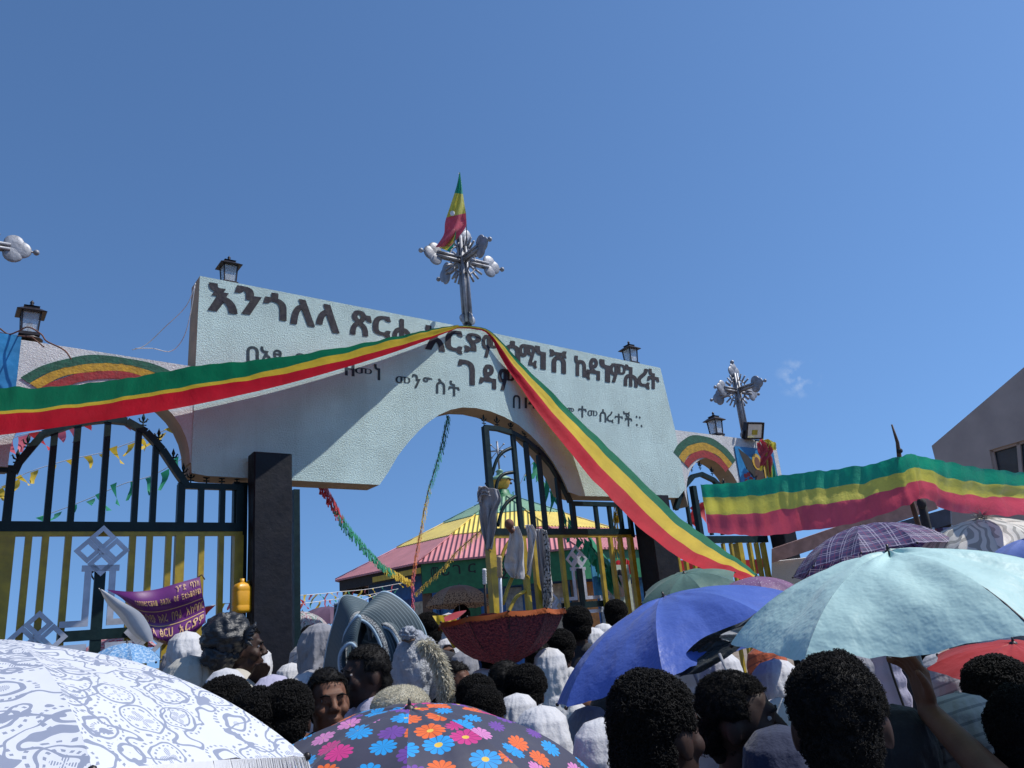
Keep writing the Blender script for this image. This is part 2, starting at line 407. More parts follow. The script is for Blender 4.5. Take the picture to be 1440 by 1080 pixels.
# painted rainbows on the wings
def rainbow(cs, cz, rs, rz, a0, a1, band, off=.0035):
    for k, mt in enumerate(('p_green', 'p_yellow', 'p_red')):
        mb = MB(); q0 = 1 - k * band; q1 = 1 - (k + 1) * band
        def f(u, v):
            a = a0 + (a1 - a0) * u; q = q0 + (q1 - q0) * v
            w = .05 * noise.noise(Vector((a * 3, q * 6, k)))
            return S(cs + rs * math.cos(a) * (q + w * .4), cz + rz * math.sin(a) * (q + w * .3), off)
        mb.grid(f, 40, 1, smooth=False); mb.build('painted_rainbow', M[mt], gw)
M['p_green'] = paint('faded_green_wall_paint', (.012, .09, .055), .8, .35, 20, bump=.9, bs=50)
M['p_yellow'] = paint('faded_yellow_wall_paint', (.42, .24, .02), .8, .3, 20, bump=.9, bs=50)
M['p_red'] = paint('faded_red_wall_paint', (.27, .02, .025), .8, .3, 20, bump=.9, bs=50)
rainbow(-1.32, 3.56, .88, .70, R(50), R(142), .095)
rainbow(5.95, 3.35, .80, .76, R(36), R(140), .14)
# icon posters
def flat_shape(mb, pts, f, mi, off): mb.add([f(*p) + N * off for p in pts], [tuple(range(len(pts)))], mi)
ic = [paint('poster_blue', (.02, .19, .42), .4), M['dark'], paint('poster_skin', (.16, .06, .035), .6), paint('poster_gold', (.6, .38, .06), .4), M['red'], paint('poster_robe', (.05, .025, .02), .6)]
def icon(s0, s1, z0, z1, label, variant):
    t = thing('icon_poster', label, 'poster', S(s0, z0), DZ)
    f = lambda a, b: S(s0 + (s1 - s0) * a, z0 + (z1 - z0) * b, .006)
    mb = MB(); mb.box(S((s0 + s1) / 2, (z0 + z1) / 2, .004), (s1 - s0, .012, z1 - z0), Matrix.Rotation(DZ, 3, 'Z')); mb.build('backing_sheet', ic[0], t)
    mb = MB()
    circ = lambda cx, cy, rx, ry, n=14: [(cx + rx * math.cos(2 * math.pi * i / n), cy + ry * math.sin(2 * math.pi * i / n)) for i in range(n)]
    if variant == 0:
        wing = lambda sx: [(.5 + sx * .05, .62), (.5 + sx * .2, .8), (.5 + sx * .42, 1 - .04), (.5 + sx * .38, .78), (.5 + sx * .3, .5), (.5 + sx * .16, .3), (.5 + sx * .06, .35)]
        flat_shape(mb, wing(-1), f, 1, .006); flat_shape(mb, wing(1), f, 1, .006)
        flat_shape(mb, [(.34, .02), (.4, .45), (.5, .55), (.62, .45), (.74, .02)], f, 5, .008)
        flat_shape(mb, circ(.5, .68, .12, .19), f, 3, .010); flat_shape(mb, circ(.5, .66, .07, .13), f, 2, .012)
        flat_shape(mb, [(.62, .05), (.66, .05), (.68, .75), (.65, .8)], f, 3, .014)
        for k in range(5):
            a = k * 1.25; flat_shape(mb, circ(.2 + .07 * math.cos(a), .28 + .1 * math.sin(a), .05, .05, 8), f, 4, .008)
    else:
        flat_shape(mb, [(0, .5), (.3, .62), (.62, .58), (.7, .52), (.3, .5), (0, .42)], f, 1, .006)
        for k in range(3): flat_shape(mb, circ(.3 + .2 * k, .16, .08, .08, 8), f, 4, .008)
    mb.build('printed_figure', ic, t)
icon(6.62, 7.50, 3.36, 4.00, 'blue poster of a haloed winged figure at the right end of the gateway', 0)
icon(-2.75, -2.035, 3.72, 4.335, 'blue poster at the far left end of the gateway under the lantern', 1)
# pillars
def pillar(s0, s1, off0, off1, ztop, label, name='gate_pillar', post=None):
    t = thing(name, label, 'pillar', S((s0 + s1) / 2, 0, (off0 + off1) / 2), DZ)
    mb = MB(); w = s1 - s0; d = abs(off1 - off0); n = 14
    c = S((s0 + s1) / 2, 0, (off0 + off1) / 2)
    pr = [(-w / 2 + .012, -d / 2), (w / 2 - .012, -d / 2), (w / 2, -d / 2 + .012), (w / 2, d / 2 - .012), (w / 2 - .012, d / 2), (-w / 2 + .012, d / 2), (-w / 2, d / 2 - .012), (-w / 2, -d / 2 + .012)]
    rot = Matrix.Rotation(DZ, 3, 'Z'); vs = []
    for i in range(n + 1):
        z = ztop * i / n; j = .004
        vs += [c + rot @ Vector((x + rnd.uniform(-j, j), y + rnd.uniform(-j, j), z + (rnd.uniform(-.008, .008) if i == n else 0))) for x, y in pr]
    fs = [(i * 8 + k, i * 8 + (k + 1) % 8, (i + 1) * 8 + (k + 1) % 8, (i + 1) * 8 + k) for i in range(n) for k in range(8)] + [tuple(n * 8 + k for k in range(8))]
    mb.add(vs, fs); mb.build('shaft', M['black'], t)
    if post:
        for s_, o_, w_, zt, mt in post:
            mb = MB(); mb.box(S(s_, zt / 2, o_), (w_, .06, zt), rot); mb.build('hinge_post', M[mt], t)
    return t
_a, _b, _c = W(358, 636, .2), W(413, 639, .2), W(385, 637, .2)
pillar(_a[0], _b[0] - .01, .03, .2, _c[1], 'tall chipped black pillar in front of the gateway, left of the open passage', post=[(-.27, -.1, .12, 3.24, 'green_metal'), (.195, .02, .055, 3.17, 'green_metal')])
pillar(4.42, 4.80, .02, .30, 3.19, 'dark pillar behind the hanging ribbon, right of the open gate leaf')
pillar(7.02, 7.30, .02, .26, 3.06, 'dark pillar at the right end of the gateway beyond the small gate')
pillar(-4.3, -4.0, .0, .3, 3.25, 'dark pillar at the far left end of the gateway')
# ------------------------------------------------------------------ gate leaves
def finial(mb, c, ex):     # small spear point, a fleur
    c = Vector(c); z = Vector((0, 0, 1))
    mb.tube([c, c + z * .06], .006, 5); mb.tube([c + z * .055, c + z * .09, c + z * .135], [.004, .016, .001], 5)
    for sgn in (-1, 1):
        mb.tube([c + z * .05, c + z * .06 + ex * sgn * .022, c + z * .088 + ex * sgn * .034, c + z * .075 + ex * sgn * .045], [.006, .008, .006, .002], 5)
    mb.tube([c + z * .028 - ex * .026, c + z * .028 + ex * .026], .006, 5)
def lattice(mb, c, ex, ey, a, nrm, w=.03):
    """four linked square rings on their corners, with a centre cross, as on the gate crosses"""
    c = Vector(c)
    u = (ex + ey).normalized(); v = (ex - ey).normalized(); h = a * .488; g = h - w * .72
    for i, j in ((1, 1), (1, -1), (-1, 1), (-1, -1)):
        o = c + u * i * a * .5 + v * j * a * .5
        poly_extrude(mb, [(-h, -h), (h, -h), (h, h), (-h, h)], lambda p, o=o: o + u * p[0] + v * p[1], -nrm * .012, 0, 0, holes=[[(-g, -g), (-g, g), (g, g), (g, -g)]])
    mb.bar(c - u * a * .22 + nrm * .006, c + u * a * .22 + nrm * .006, w * .55, .008, nrm); mb.bar(c - v * a * .22 + nrm * .010, c + v * a * .22 + nrm * .010, w * .55, .008, nrm)
def gate_cross(t, at, cx, cz, armL, armR, top, bot, fa, w, lw=.06, k=.05):
    ex = (at(1, 0) - at(0, 0)).normalized(); ez = Vector((0, 0, 1)); nr = Vector((ex.y, -ex.x, 0))
    o = at(cx, cz) + nr * .05; b = w
    mb = MB(); mb.bar(o - ez * bot, o + ez * top, b * .9, .03, nr); mb.bar(o - ex * armL + nr * .004, o + ex * armR + nr * .004, b * .9, .03, nr)
    mb.build('cross_core', M['green_metal'], t)
    mb = MB(); n2 = nr * .02; h = b * 1.0
    for sx, L in ((-1, armL), (1, armR)):
        for sz, V in ((1, top), (-1, bot)):
            mb.bar(o + n2 + ex * sx * h + ez * sz * (h - k / 2), o + n2 + ex * sx * h + ez * sz * V, k, .018, nr)
            mb.bar(o + n2 * 1.1 + ex * sx * (h - k / 2) + ez * sz * h, o + n2 * 1.1 + ex * sx * L + ez * sz * h, k, .018, nr)
    mb.bar(o + n2 + ex * -(h + k) + ez * (top), o + n2 + ex * (h + k) + ez * top, k, .02, nr)
    mb.build('cross_outline', M['silver'], t)
    for p, q in ((ez, top + fa * .95), (-ex, armL + fa * .95), (ex, armR + fa * .95)):
        mb = MB(); lattice(mb, o + nr * .03 + p * q, ex, ez, fa, nr, lw); mb.build('cross_finial', M['silver'], t)
rotD = Matrix.Rotation(DZ, 3, 'Z')
# left leaf (closed), in the plane of the wall
lf = thing('gate_leaf', 'closed green and yellow gate leaf with silver crosses, left of the tall black pillar', 'gate', S(-1.2, 0, -.14), DZ)
LO = -.06
at = lambda s, z: S(s, z, LO)
def vbar(t, at, s, z0, z1, w, mt, name, ex=D):
    mb = MB(); mb.bar(at(s, z0), at(s, z1), w, w, Vector((ex.y, -ex.x, 0))); return mb.build(name, M[mt], t)
zr = 2.84
def Ws(px, py): return W(px, py, LO)[0]
# the arch of the leaf
ap = [W(*p, LO) for p in ((20, 665), (27, 650), (60, 611), (100, 597), (128, 592), (150, 590), (178, 593), (205, 608), (228, 633), (250, 666), (262, 683))]
apz = [(s, z) for s, z in ap]
mb = MB()
for i in range(len(apz) - 1):
    a, b = apz[i], apz[i + 1]; mb.bar(at(*a), at(*b), .055, .066, N)
mb.build('arched_top_rail', M['green_metal'], lf)
def ztop_l(s):
    for i in range(len(apz) - 1):
        if apz[i][0] <= s <= apz[i + 1][0]:
            f = (s - apz[i][0]) / (apz[i + 1][0] - apz[i][0]); return apz[i][1] + f * (apz[i + 1][1] - apz[i][1])
    return 3.19
for px in (72, 104.5, 147, 192, 217.5): vbar(lf, at, Ws(px, 663), zr, ztop_l(Ws(px, 640)), .046, 'green_metal', 'upper_bar')
for s_ in (-2.0, -.775, -.285): vbar(lf, at, s_, zr - .02, 3.20 if s_ != -2.0 else 3.3, .058, 'green_metal', 'upper_post')
for px in (282, 312): vbar(lf, at, Ws(px, 715), zr, 3.19, .046, 'green_metal', 'upper_bar')
for a, b, z in ((-.80, -.26, 3.19), (-2.7, -1.98, 3.27)):
    mb = MB(); mb.bar(at(a, z), at(b, z), .05, .05, N); mb.build('top_rail', M['green_metal'], lf)
mb = MB(); mb.bar(at(-2.7, zr), at(-.26, zr), .055, .075, (0, 0, 1)); mb.build('middle_rail', M['green_metal'], lf)
mb = MB(); mb.bar(at(-2.7, zr - .055), at(-.26, zr - .055), .04, .035, (0, 0, 1)); mb.build('yellow_rail', M['yellow_metal'], lf)
mb = MB(); mb.bar(at(-2.7, .12), at(-.26, .12), .055, .06, (0, 0, 1)); mb.build('bottom_rail', M['yellow_metal'], lf)
for px, w in ((7, .10), (37.7, .046), (61.6, .046), (94, .046), (185, .046), (209, .045), (236, .045), (251.7, .07), (282.5, .044), (310, .044), (334, .075)):
    vbar(lf, at, Ws(px, 783), .12, zr - .07, w, 'yellow_metal', 'lower_bar')
for px in (-40, -80): vbar(lf, at, Ws(px, 783), .12, zr - .07, .038, 'yellow_metal', 'lower_bar')
for i in range(11):
    f = .04 + .92 * i / 10; j = f * (len(apz) - 1); k = int(j); fr = j - k; a, b = apz[k], apz[min(k + 1, len(apz) - 1)]
    mb = MB(); finial(mb, at(a[0] + (b[0] - a[0]) * fr, a[1] + (b[1] - a[1]) * fr + .02), D); mb.build('spear_finial', M['green_metal'], lf)
for i in range(4):
    mb = MB(); finial(mb, at(-.7 + i * .13, 3.21), D); mb.build('spear_finial', M['green_metal'], lf)
cxy = W(133, 893, LO)
gate_cross(lf, at, cxy[0], cxy[1], .25, .25, .49, .5, .14, .085, .045, .045)
mb = MB()
for z in (1.88, 1.78):
    mb.bar(at(-.80, z) + N * .03, at(-.42, z) + N * .03, .03, .05, (0, 0, 1))
for s_ in (-.78, -.66, -.56, -.44): mb.bar(at(s_, 1.6) + N * .034, at(s_, 1.92) + N * .034, .045, .03, N)
mb.build('lock_box', M['yellow_metal'], lf)
# centre leaf, swung slightly towards the street from the right pillar
hx = S(4.40, 0, -.05); fe = Pz(688, 748, 2.80); fe.z = 0
E1 = (fe - hx); LEN = E1.length; E1.normalize()
cl = thing('gate_leaf', 'open gate leaf with scarves hung on it, inside the central arch', 'gate', hx, math.atan2(E1.y, E1.x))
at2 = lambda u, z: hx + E1 * u + Vector((0, 0, z))
nl = Vector((E1.y, -E1.x, 0));
if nl.dot(-hx) < 0: nl = -nl
def L2(px, py):             # pixel -> leaf coordinates
    r = ray(px, py); t = (hx - CAM).dot(nl) / r.dot(nl); p = CAM + r * t
    return ((p - hx).dot(E1), p.z)
mids = L2(688, 748)[1]
cp = [L2(*p) for p in ((681, 601), (700, 603), (720, 609), (740, 620), (760, 637), (776, 656), (790, 680), (802, 706))]
mb = MB()
for a, b in zip(cp, cp[1:]): mb.bar(at2(*a), at2(*b), .05, .055, nl)
mb.build('arched_top_rail', M['green_metal'], cl)
for i in range(8):
    j = i / 7 * (len(cp) - 1) * .98; k = int(j); fr = j - k; a, b = cp[k], cp[min(k + 1, len(cp) - 1)]
    mb = MB(); finial(mb, at2(a[0] + (b[0] - a[0]) * fr, a[1] + (b[1] - a[1]) * fr + .02), E1); mb.build('spear_finial', M['green_metal'], cl)
def lbar(px0, py0, px1, py1, w, mt, name):
    a, b = L2(px0, py0), L2(px1, py1); mb = MB(); mb.bar(at2(a[0], a[1]), at2(a[0], b[1]), w, w * .9, nl); return mb.build(name, M[mt], cl)
for px, yt in ((724, 612), (742, 622), (760, 640), (786, 672)): lbar(px - 3, yt, px, 748, .048, 'green_metal', 'upper_bar')
lbar(682, 600, 686, 748, .065, 'green_metal', 'upper_post'); lbar(804, 706, 805, 752, .055, 'green_metal', 'upper_post'); lbar(884, 715, 884, 756, .05, 'green_metal', 'upper_post')
for px in (837, 856, 871): lbar(px, 712, px, 756, .044, 'green_metal', 'upper_bar')
a = L2(803, 708)
mb = MB(); mb.bar(at2(a[0], a[1]), at2(.02, a[1]), .05, .05, nl); mb.build('top_rail', M['green_metal'], cl)
mb = MB(); mb.bar(at2(LEN, mids), at2(0, mids), .055, .07, (0, 0, 1)); mb.build('middle_rail', M['green_metal'], cl)
mb = MB(); mb.bar(at2(LEN, mids - .05), at2(0, mids - .05), .04, .03, (0, 0, 1)); mb.build('yellow_rail', M['yellow_metal'], cl)
mb = MB(); mb.bar(at2(LEN, .12), at2(0, .12), .055, .06, (0, 0, 1)); mb.build('bottom_rail', M['yellow_metal'], cl)
for px, w in ((691, .085), (738, .055), (753, .055), (791, .044), (845.5, .044), (862, .044), (876, .044), (890, .06)):
    u = L2(px, 790)[0]; mb = MB(); mb.bar(at2(u, .12), at2(u, mids - .06), w, w, nl); mb.build('lower_bar', M['yellow_metal'], cl)
def curve_bar(pts, mt):
    q = [L2(*p) for p in pts]; v = [Vector((a, b, 0)) for a, b in q]
    mb = MB(); mb.tube([at2(spline(v, i / 12).x, spline(v, i / 12).y) for i in range(13)], .02, 6); mb.build('curved_bar', M[mt], cl)
curve_bar(((692, 668), (698, 648), (707, 636), (719, 630)), 'green_metal')
curve_bar(((700, 740), (706, 718), (714, 706), (725, 698)), 'green_metal')
curve_bar(((697, 690), (700, 676), (708, 667), (722, 664)), 'green_metal')
curve_bar(((707, 850), (716, 822), (725, 805), (738, 795)), 'yellow_metal')
curve_bar(((712, 868), (722, 846), (730, 836), (744, 829)), 'yellow_metal')
curve_bar(((701, 800), (708, 776), (716, 762), (726, 752)), 'yellow_metal')
cxy = L2(824, 850)
sgn = -1
at2b = lambda u, z: hx + E1 * u + Vector((0, 0, z))
gate_cross(cl, at2b if True else None, cxy[0], cxy[1], .30, .30, .40, .5, .115, .075, .036, .036)
# small right gate
rg = thing('gate_leaf', 'small arched gate leaf at the right wing, partly behind the hanging banner', 'gate', S(6.1, 0, -.14), DZ)
at3 = lambda s, z: S(s, z, LO)
ra = [W(*p, LO) for p in ((950, 716), (955, 700), (962, 684), (974, 670), (986, 667), (1003, 675), (1020, 692), (1032, 716))]
mb = MB()
for a, b in zip(ra, ra[1:]): mb.bar(at3(*a), at3(*b), .06, .055, N)
mb.build('arched_top_rail', M['green_metal'], rg)
for i in range(7):
    a = ra[min(i + 1, 7)] if i < 7 else ra[7]; mb = MB(); finial(mb, at3(a[0], a[1] + .06), D); mb.build('spear_finial', M['green_metal'], rg)
for px, w in ((967, .04), (979, .07), (995, .04), (1010, .04)): vbar(rg, at3, Ws(px, 715), 2.76, W(px, 684, LO)[1], w, 'green_metal', 'upper_bar')
zr3 = 2.70
mb = MB(); mb.bar(at3(5.1, zr3), at3(7.05, zr3), .055, .09, (0, 0, 1)); mb.build('middle_rail', M['green_metal'], rg)
for px, w in ((941, .045), (953, .04), (963, .045), (975, .04), (989, .04), (1004, .04), (1019, .04), (1030, .04), (1040, .09), (1056, .05), (1066, .05), (1075, .06)):
    vbar(rg, at3, Ws(px, 780), .12, zr3 - .05, w, 'yellow_metal', 'lower_bar')
mb = MB(); mb.bar(at3(4.9, .12), at3(7.05, .12), .055, .06, (0, 0, 1)); mb.build('bottom_rail', M['yellow_metal'], rg)
# ------------------------------------------------------------------ lanterns
def lantern(label, loc, sc=1, rz=DZ):
    t = thing('gate_lantern', label, 'lantern', (0, 0, 0), 0, 'lanterns along the top of the gateway')
    mb = MB(); mb.lathe([(0, .0), (.11, 0), (.11, .015), (.07, .03), (.055, .035), (0, .035)], seg=12); mb.build('base', M['green'], t)
    mb = MB(); mb.box((0, 0, .045), (.155, .155, .022)); mb.box((0, 0, .06), (.13, .13, .012)); mb.build('lower_tray', M['lantern'], t)
    for x in (-1, 1):
        for y in (-1, 1):
            mb = MB(); mb.bar((x * .058, y * .058, .06), (x * .07, y * .07, .245), .012); mb.build('corner_post', M['lantern'], t)
    for a in range(4):
        r_ = Matrix.Rotation(a * math.pi / 2, 3, 'Z'); mb = MB()
        q = [r_ @ Vector(v) for v in ((-.05, -.058, .068), (.05, -.058, .068), (.06, -.069, .24), (-.06, -.069, .24))]
        q += [v * 1.0 + r_ @ Vector((0, .003, 0)) for v in q]
        mb.add(q, [(0, 1, 2, 3), (7, 6, 5, 4), (0, 4, 5, 1), (1, 5, 6, 2), (2, 6, 7, 3), (3, 7, 4, 0)]); mb.build('glass_pane', M['glass'], t)
    mb = MB(); q45 = math.sqrt(2)
    mb.lathe([(.108 * q45, .243), (.112 * q45, .250), (.052 * q45, .292), (.05 * q45, .305), (.06 * q45, .308), (.02, .325)], seg=4, smooth=False)
    mb.lathe([(.108 * q45, .243), (.0, .244)], seg=4, smooth=False); mb.build('roof', M['lantern'], t)
    mb = MB(); mb.lathe([(.012, .32), (.022, .33), (.01, .34), (.018, .352), (.012, .365), (.0, .38)], seg=10); mb.build('roof_finial', M['lantern'], t)
    mb = MB(); mb.lathe([(.012, .055), (.014, .09), (.026, .12), (.028, .14), (.018, .165), (0, .172)], seg=10); mb.build('bulb', M['white'], t)
    t.location = loc; t.rotation_euler = (0, 0, rz); t.scale = (sc,) * 3
    return t
ln = lantern('dark lantern with green base on the top left corner of the mint sign wall', S(-.40, 5.13, -.14), .92)
_ls = [copy_tree(ln, S(-1.98, 4.345, -.12), scale=.95, label='dark lantern on the left wing above the painted rainbow')]
_ls += [copy_tree(ln, S(4.94, 5.02, -.14), scale=1.0, label='dark lantern on the right end of the mint sign wall')]
_ls += [copy_tree(ln, S(6.46, 4.135, -.14), scale=1.06, label='dark lantern on the right wing beside the floodlight')]
_bm = None
for l_ in _ls:
    for c_ in kids(l_):
        if c_.name.startswith('base'):
            if _bm is None: _bm = c_.data.copy(); _bm.materials.clear(); _bm.materials.append(M['lantern'])
            c_.data = _bm
# ------------------------------------------------------------------ crosses
def cross(label, loc, sc=1):
    t = thing('roof_cross', label, 'cross', (0, 0, 0), 0, 'silver crosses on the gateway')
    cz = .87
    mb = MB()
    for x, y in ((-.028, -.028), (.028, -.028), (.028, .028), (-.028, .028)): mb.tube([(x, y, .12), (x, y, cz + .28)], .019, 8)
    mb.tube([(0, 0, -.02), (0, 0, .14)], .02, 8); mb.lathe([(.0, .0), (.045, .06), (.0, .10)], seg=12)
    mb.build('shaft', M['chrome'], t)
    def tref(c, ax, r=.06):
        mb = MB(); z = Vector((0, 0, 1)); ax = Vector(ax); side = ax if ax.z < .5 else Vector((1, 0, 0))
        nrm = Vector((-side.y, side.x, 0)); perp = z if ax.z < .5 else side
        rot = Matrix((side, nrm, z)).transposed()
        c = Vector(c)
        for o in (ax * r * .7, perp * r * .62, -perp * r * .62): mb.ball(c + o, (r * .95, r * .22, r * .95), 14, 8, rot)
        return mb
    for ax in ((1, 0, 0), (-1, 0, 0), (0, 1, 0), (0, -1, 0)):
        a = Vector(ax); b = Vector((-a.y, a.x, 0)); c = Vector((0, 0, cz))
        mb = MB()
        for k in (-1, 1):
            for q in (-1, 1): mb.tube([c + b * .02 * k + Vector((0, 0, .022 * q)) + a * .02, c + b * .02 * k + Vector((0, 0, .022 * q)) + a * .33], .016, 7)
        mb.build('arm', M['chrome'], t)
        mb = tref(c + a * .355, a, .086); mb.build('trefoil', M['chrome'], t)
        mb = MB(); mb.tube([c + a * .42, c + a * .52], .009, 6); mb.ball(c + a * .53, .027, 12, 8); mb.build('ball_tip', M['chrome'], t)
    mb = tref((0, 0, cz + .32), (0, 0, 1), .088); mb.build('trefoil', M['chrome'], t)
    mb = MB(); mb.tube([(0, 0, cz + .4), (0, 0, cz + .46)], .009, 6); mb.ball((0, 0, cz + .48), .033, 12, 8); mb.build('ball_tip', M['chrome'], t)
    for s_ in (Vector((1, 0, 0)), Vector((0, 1, 0))):
        mb = tref((0, 0, .16), s_, .062); mb.build('trefoil', M['chrome'], t)
        mb = tref((0, 0, .16), -s_, .062); mb.build('trefoil', M['chrome'], t)
        mb = MB(); c = Vector((0, 0, cz))
        mb.tube([c + (s_ * math.cos(a * math.pi / 12) + Vector((0, 0, 1)) * math.sin(a * math.pi / 12)) * .17 for a in range(25)], .011, 6, cap=False)
        for q in range(4):
            for e in (-18, 0, 18):
                a = math.pi / 4 + q * math.pi / 2 + R(e); d = s_ * math.cos(a) + Vector((0, 0, 1)) * math.sin(a)
                mb.tube([c + d * .17, c + d * .27], .013, 7)
        mb.build('rayed_ring', M['chrome'], t)
    t.location = loc; t.rotation_euler = (0, 0, DZ); t.scale = (sc,) * 3
    return t
cr = cross('silver three dimensional cross with a flag tied to it at the centre of the gateway', S(2.33, 5.10, -.14), 1.08)
copy_tree(cr, S(7.12, 4.10, -.14), scale=.95, label='silver three dimensional cross behind the floodlight on the right wing')
copy_tree(cr, S(-2.48, 4.34, -.14), scale=.93, label='silver cross cut off by the left edge of the photo')
# flag on the centre cross
cc = proj(S(2.2, 5.9, -.14))[2]
fl = thing('flag', 'small twisted green, yellow and red flag tied to the centre cross', 'flag', P(655, 345, cc), 0)
mb = MB(); mb.tube([P(657, 350, cc), P(655, 300, cc), P(645, 243, cc)], [.008, .006, .003], 6); mb.build('flagpole', M['chrome'], fl)
lt = [Vector((646, 242, 0)), Vector((642, 262, .02)), Vector((633, 290, .05)), Vector((626, 312, .09)), Vector((624, 330, .13)), Vector((612, 348, .17))]
rtp = [Vector((647, 242, 0)), Vector((650, 265, .0)), Vector((653, 287, .0)), Vector((655, 305, .0)), Vector((654, 321, .02)), Vector((634, 346, .10))]
def ff(u, v):
    a = spline(lt, v); b = spline(rtp, v); p = a.lerp(b, u)
    return P(p.x, p.y, cc - .05 - p.z - .03 * math.sin(u * 9 + v * 5) - .015 * math.sin(v * 22 + u * 4))
mb = MB(); mb.grid(ff, 10, 26, lambda u, v: 0 if v < .27 else (1 if v < .52 else 2)); mb.build('flag_cloth', [M['s_green'], M['s_yellow'], M['s_red']], fl)
lt2 = [Vector((640, 322, 0)), Vector((630, 338, 0)), Vector((617, 348, .0))]; rt2 = [Vector((641, 324, 0)), Vector((640, 340, .02)), Vector((632, 354, .04))]
def ff(u, v):
    a = spline(lt2, v); b = spline(rt2, v); p = a.lerp(b, u); return P(p.x, p.y, cc - .13 - .02 * math.sin(u * 7 + v * 6))
mb = MB(); mb.grid(ff, 8, 10, lambda u, v: 1 if u < .65 else 0); mb.build('flag_tail', [M['s_green'], M['s_yellow'], M['s_red']], fl)
mb = MB(); mb.ball(P(636, 300, cc - .12), (.03, .004, .035), 10, 6); mb.build('emblem', M['white'], fl)
# floodlight
fd = cc_ = proj(S(7.0, 4.2, .1))[2]
fo = thing('floodlight', 'square black floodlight on the right wing in front of the cross', 'floodlight', S(7.06, 4.13, -.02), DZ)
c = P(1061, 606, fd); rf = Matrix.Rotation(DZ - .25, 3, 'Z') @ Matrix.Rotation(R(22), 3, 'X')
mb = MB(); mb.box(c + rf @ Vector((0, .03, 0)), (.31, .06, .25), rf)
for x in range(9): mb.box(c + rf @ Vector((-.13 + x * .0325, .075, 0)), (.006, .04, .22), rf)
mb.build('housing', M['lantern'], fo)
mb = MB()
for x, z, w, h in ((0, .112, .31, .026), (0, -.112, .31, .026), (-.142, 0, .026, .2), (.142, 0, .026, .2)): mb.box(c + rf @ Vector((x, -.008, z)), (w, .02, h), rf)
mb.build('bezel', M['lantern'], fo)
mb = MB(); mb.box(c + rf @ Vector((0, -.003, .0)), (.258, .006, .198), rf); mb.build('reflector', paint('bright_reflector', (.75, .75, .75), .18, .1, metal=.6), fo)
mb = MB(); mb.box(c + rf @ Vector((0, -.010, -.02)), (.09, .008, .07), rf); mb.build('led_panel', M['yellow'], fo)
mb = MB(); mb.tube([c + rf @ Vector((-.17, .03, 0)), c + rf @ Vector((-.17, .05, -.15)), S(7.0, 4.13, -.05)], .012, 6); mb.tube([c + rf @ Vector((.17, .03, 0)), c + rf @ Vector((.17, .05, -.15)), S(7.1, 4.13, -.05)], .012, 6); mb.build('bracket', M['lantern'], fo)
# knotted cloth by the floodlight
kt = thing('knotted_cloth', 'bunched red, yellow and green cloth knotted beneath the floodlight', 'cloth', P(1075, 625, fd - .1), 0)
for k, (mt, pts) in enumerate((('s_yellow', ((1068, 622), (1078, 618), (1084, 628), (1076, 640), (1070, 662))), ('s_red', ((1066, 622), (1072, 634), (1080, 648), (1082, 668))), ('s_red', ((1070, 618), (1080, 632), (1075, 644), (1072, 655))), ('s_green', ((1072, 630), (1080, 650), (1087, 668), (1088, 676))), ('s_yellow', ((1075, 628), (1084, 622), (1085, 632), (1078, 636), (1083, 672))))):
    v = [P(x, y, fd - .12 - .03 * (k % 3)) for x, y in pts]
    sd = right * .05
    def f(u, w_, v=v, k=k): return spline(v, w_) + right * (u - .5) * (.05 + .09 * math.sin(w_ * 3.1)) + Vector((0, -1, 0)) * .03 * math.sin(u * 9 + w_ * 8 + k)
    mb = MB(); mb.grid(f, 8, 18); mb.build('cloth_tail', M[mt], kt)
# ------------------------------------------------------------------ tricolour ribbons
def ribbon(name, label, bands, depths, splits, mats, nu=120, nv=18, ripple=.012, hem=0, freq=34, pin=False):
    """bands: top and bottom edge pixel lists of equal length; depths: (t_top, t_bottom) lists"""
    T = [P(x, y, t) for (x, y), t in zip(bands[0], depths[0])]; B = [P(x, y, t) for (x, y), t in zip(bands[1], depths[1])]
    sp = splits if callable(splits) else (lambda u: splits)
    def f(u, v):
        s0, s1 = sp(u); v = v * 3 * s0 if v <= 1 / 3 + 1e-6 else (s0 + (v * 3 - 1) * (s1 - s0) if v <= 2 / 3 + 1e-6 else s1 + (v * 3 - 2) * (1 - s1))
        a, b = spline(T, u), spline(B, u); p = a.lerp(b, v); d = (b - a); w = d.length
        nr = (spline(T, min(u + .01, 1)) - spline(T, max(u - .01, 0))).cross(d)
        if nr.length > 1e-9: nr.normalize()
        k = min(1, w / .25) * ((1 - .93 * v) if pin else 1)
        amp = ripple * k * (.5 + noise.noise(Vector((u * 8, v * 1.2, 3))) )
        return p + nr * amp * (math.sin(u * freq * 1.7 + v * 2.6) + .7 * math.sin(u * freq * 3.1 - v * 3)) + nr * .05 * k * noise.noise(Vector((u * 3, v * 2.5, 9))) + Vector((0, 0, .012 * k * noise.noise(Vector((u * 40, v, 1)))))
    def mi(u, v): return 0 if v < 1 / 3 else (1 if v < 2 / 3 else 2)
    mb = MB(); mb.grid(f, nu, nv, mi, uvscale=(1, 1))
    o = mb.build(name, mats); tag(o, label, 'ribbon'); return o
RM = [M['r_green'], M['r_yellow'], M['r_red']]
top = [(-60, 545), (0, 540), (100, 536), (190, 530), (270, 521), (360, 511), (450, 494), (540, 474), (600, 462), (645, 457)]
bot = [(-60, 618), (0, 612), (90, 600), (180, 586), (270, 570), (370, 548), (450, 527), (540, 500), (600, 479), (645, 461)]
def wt(p): r = ray(*p); return P0.dot(N) / r.dot(N)
tt = [3.9, 4.3, 4.8, 5.25, 5.65, 6.15, 6.7, 7.4, 8.1, 8.72]
tt = [wt(p) - .85 * (wt(p) - t) for p, t in zip(top, tt)]
tb = [wt(p) - .025 for i, p in enumerate(bot)]
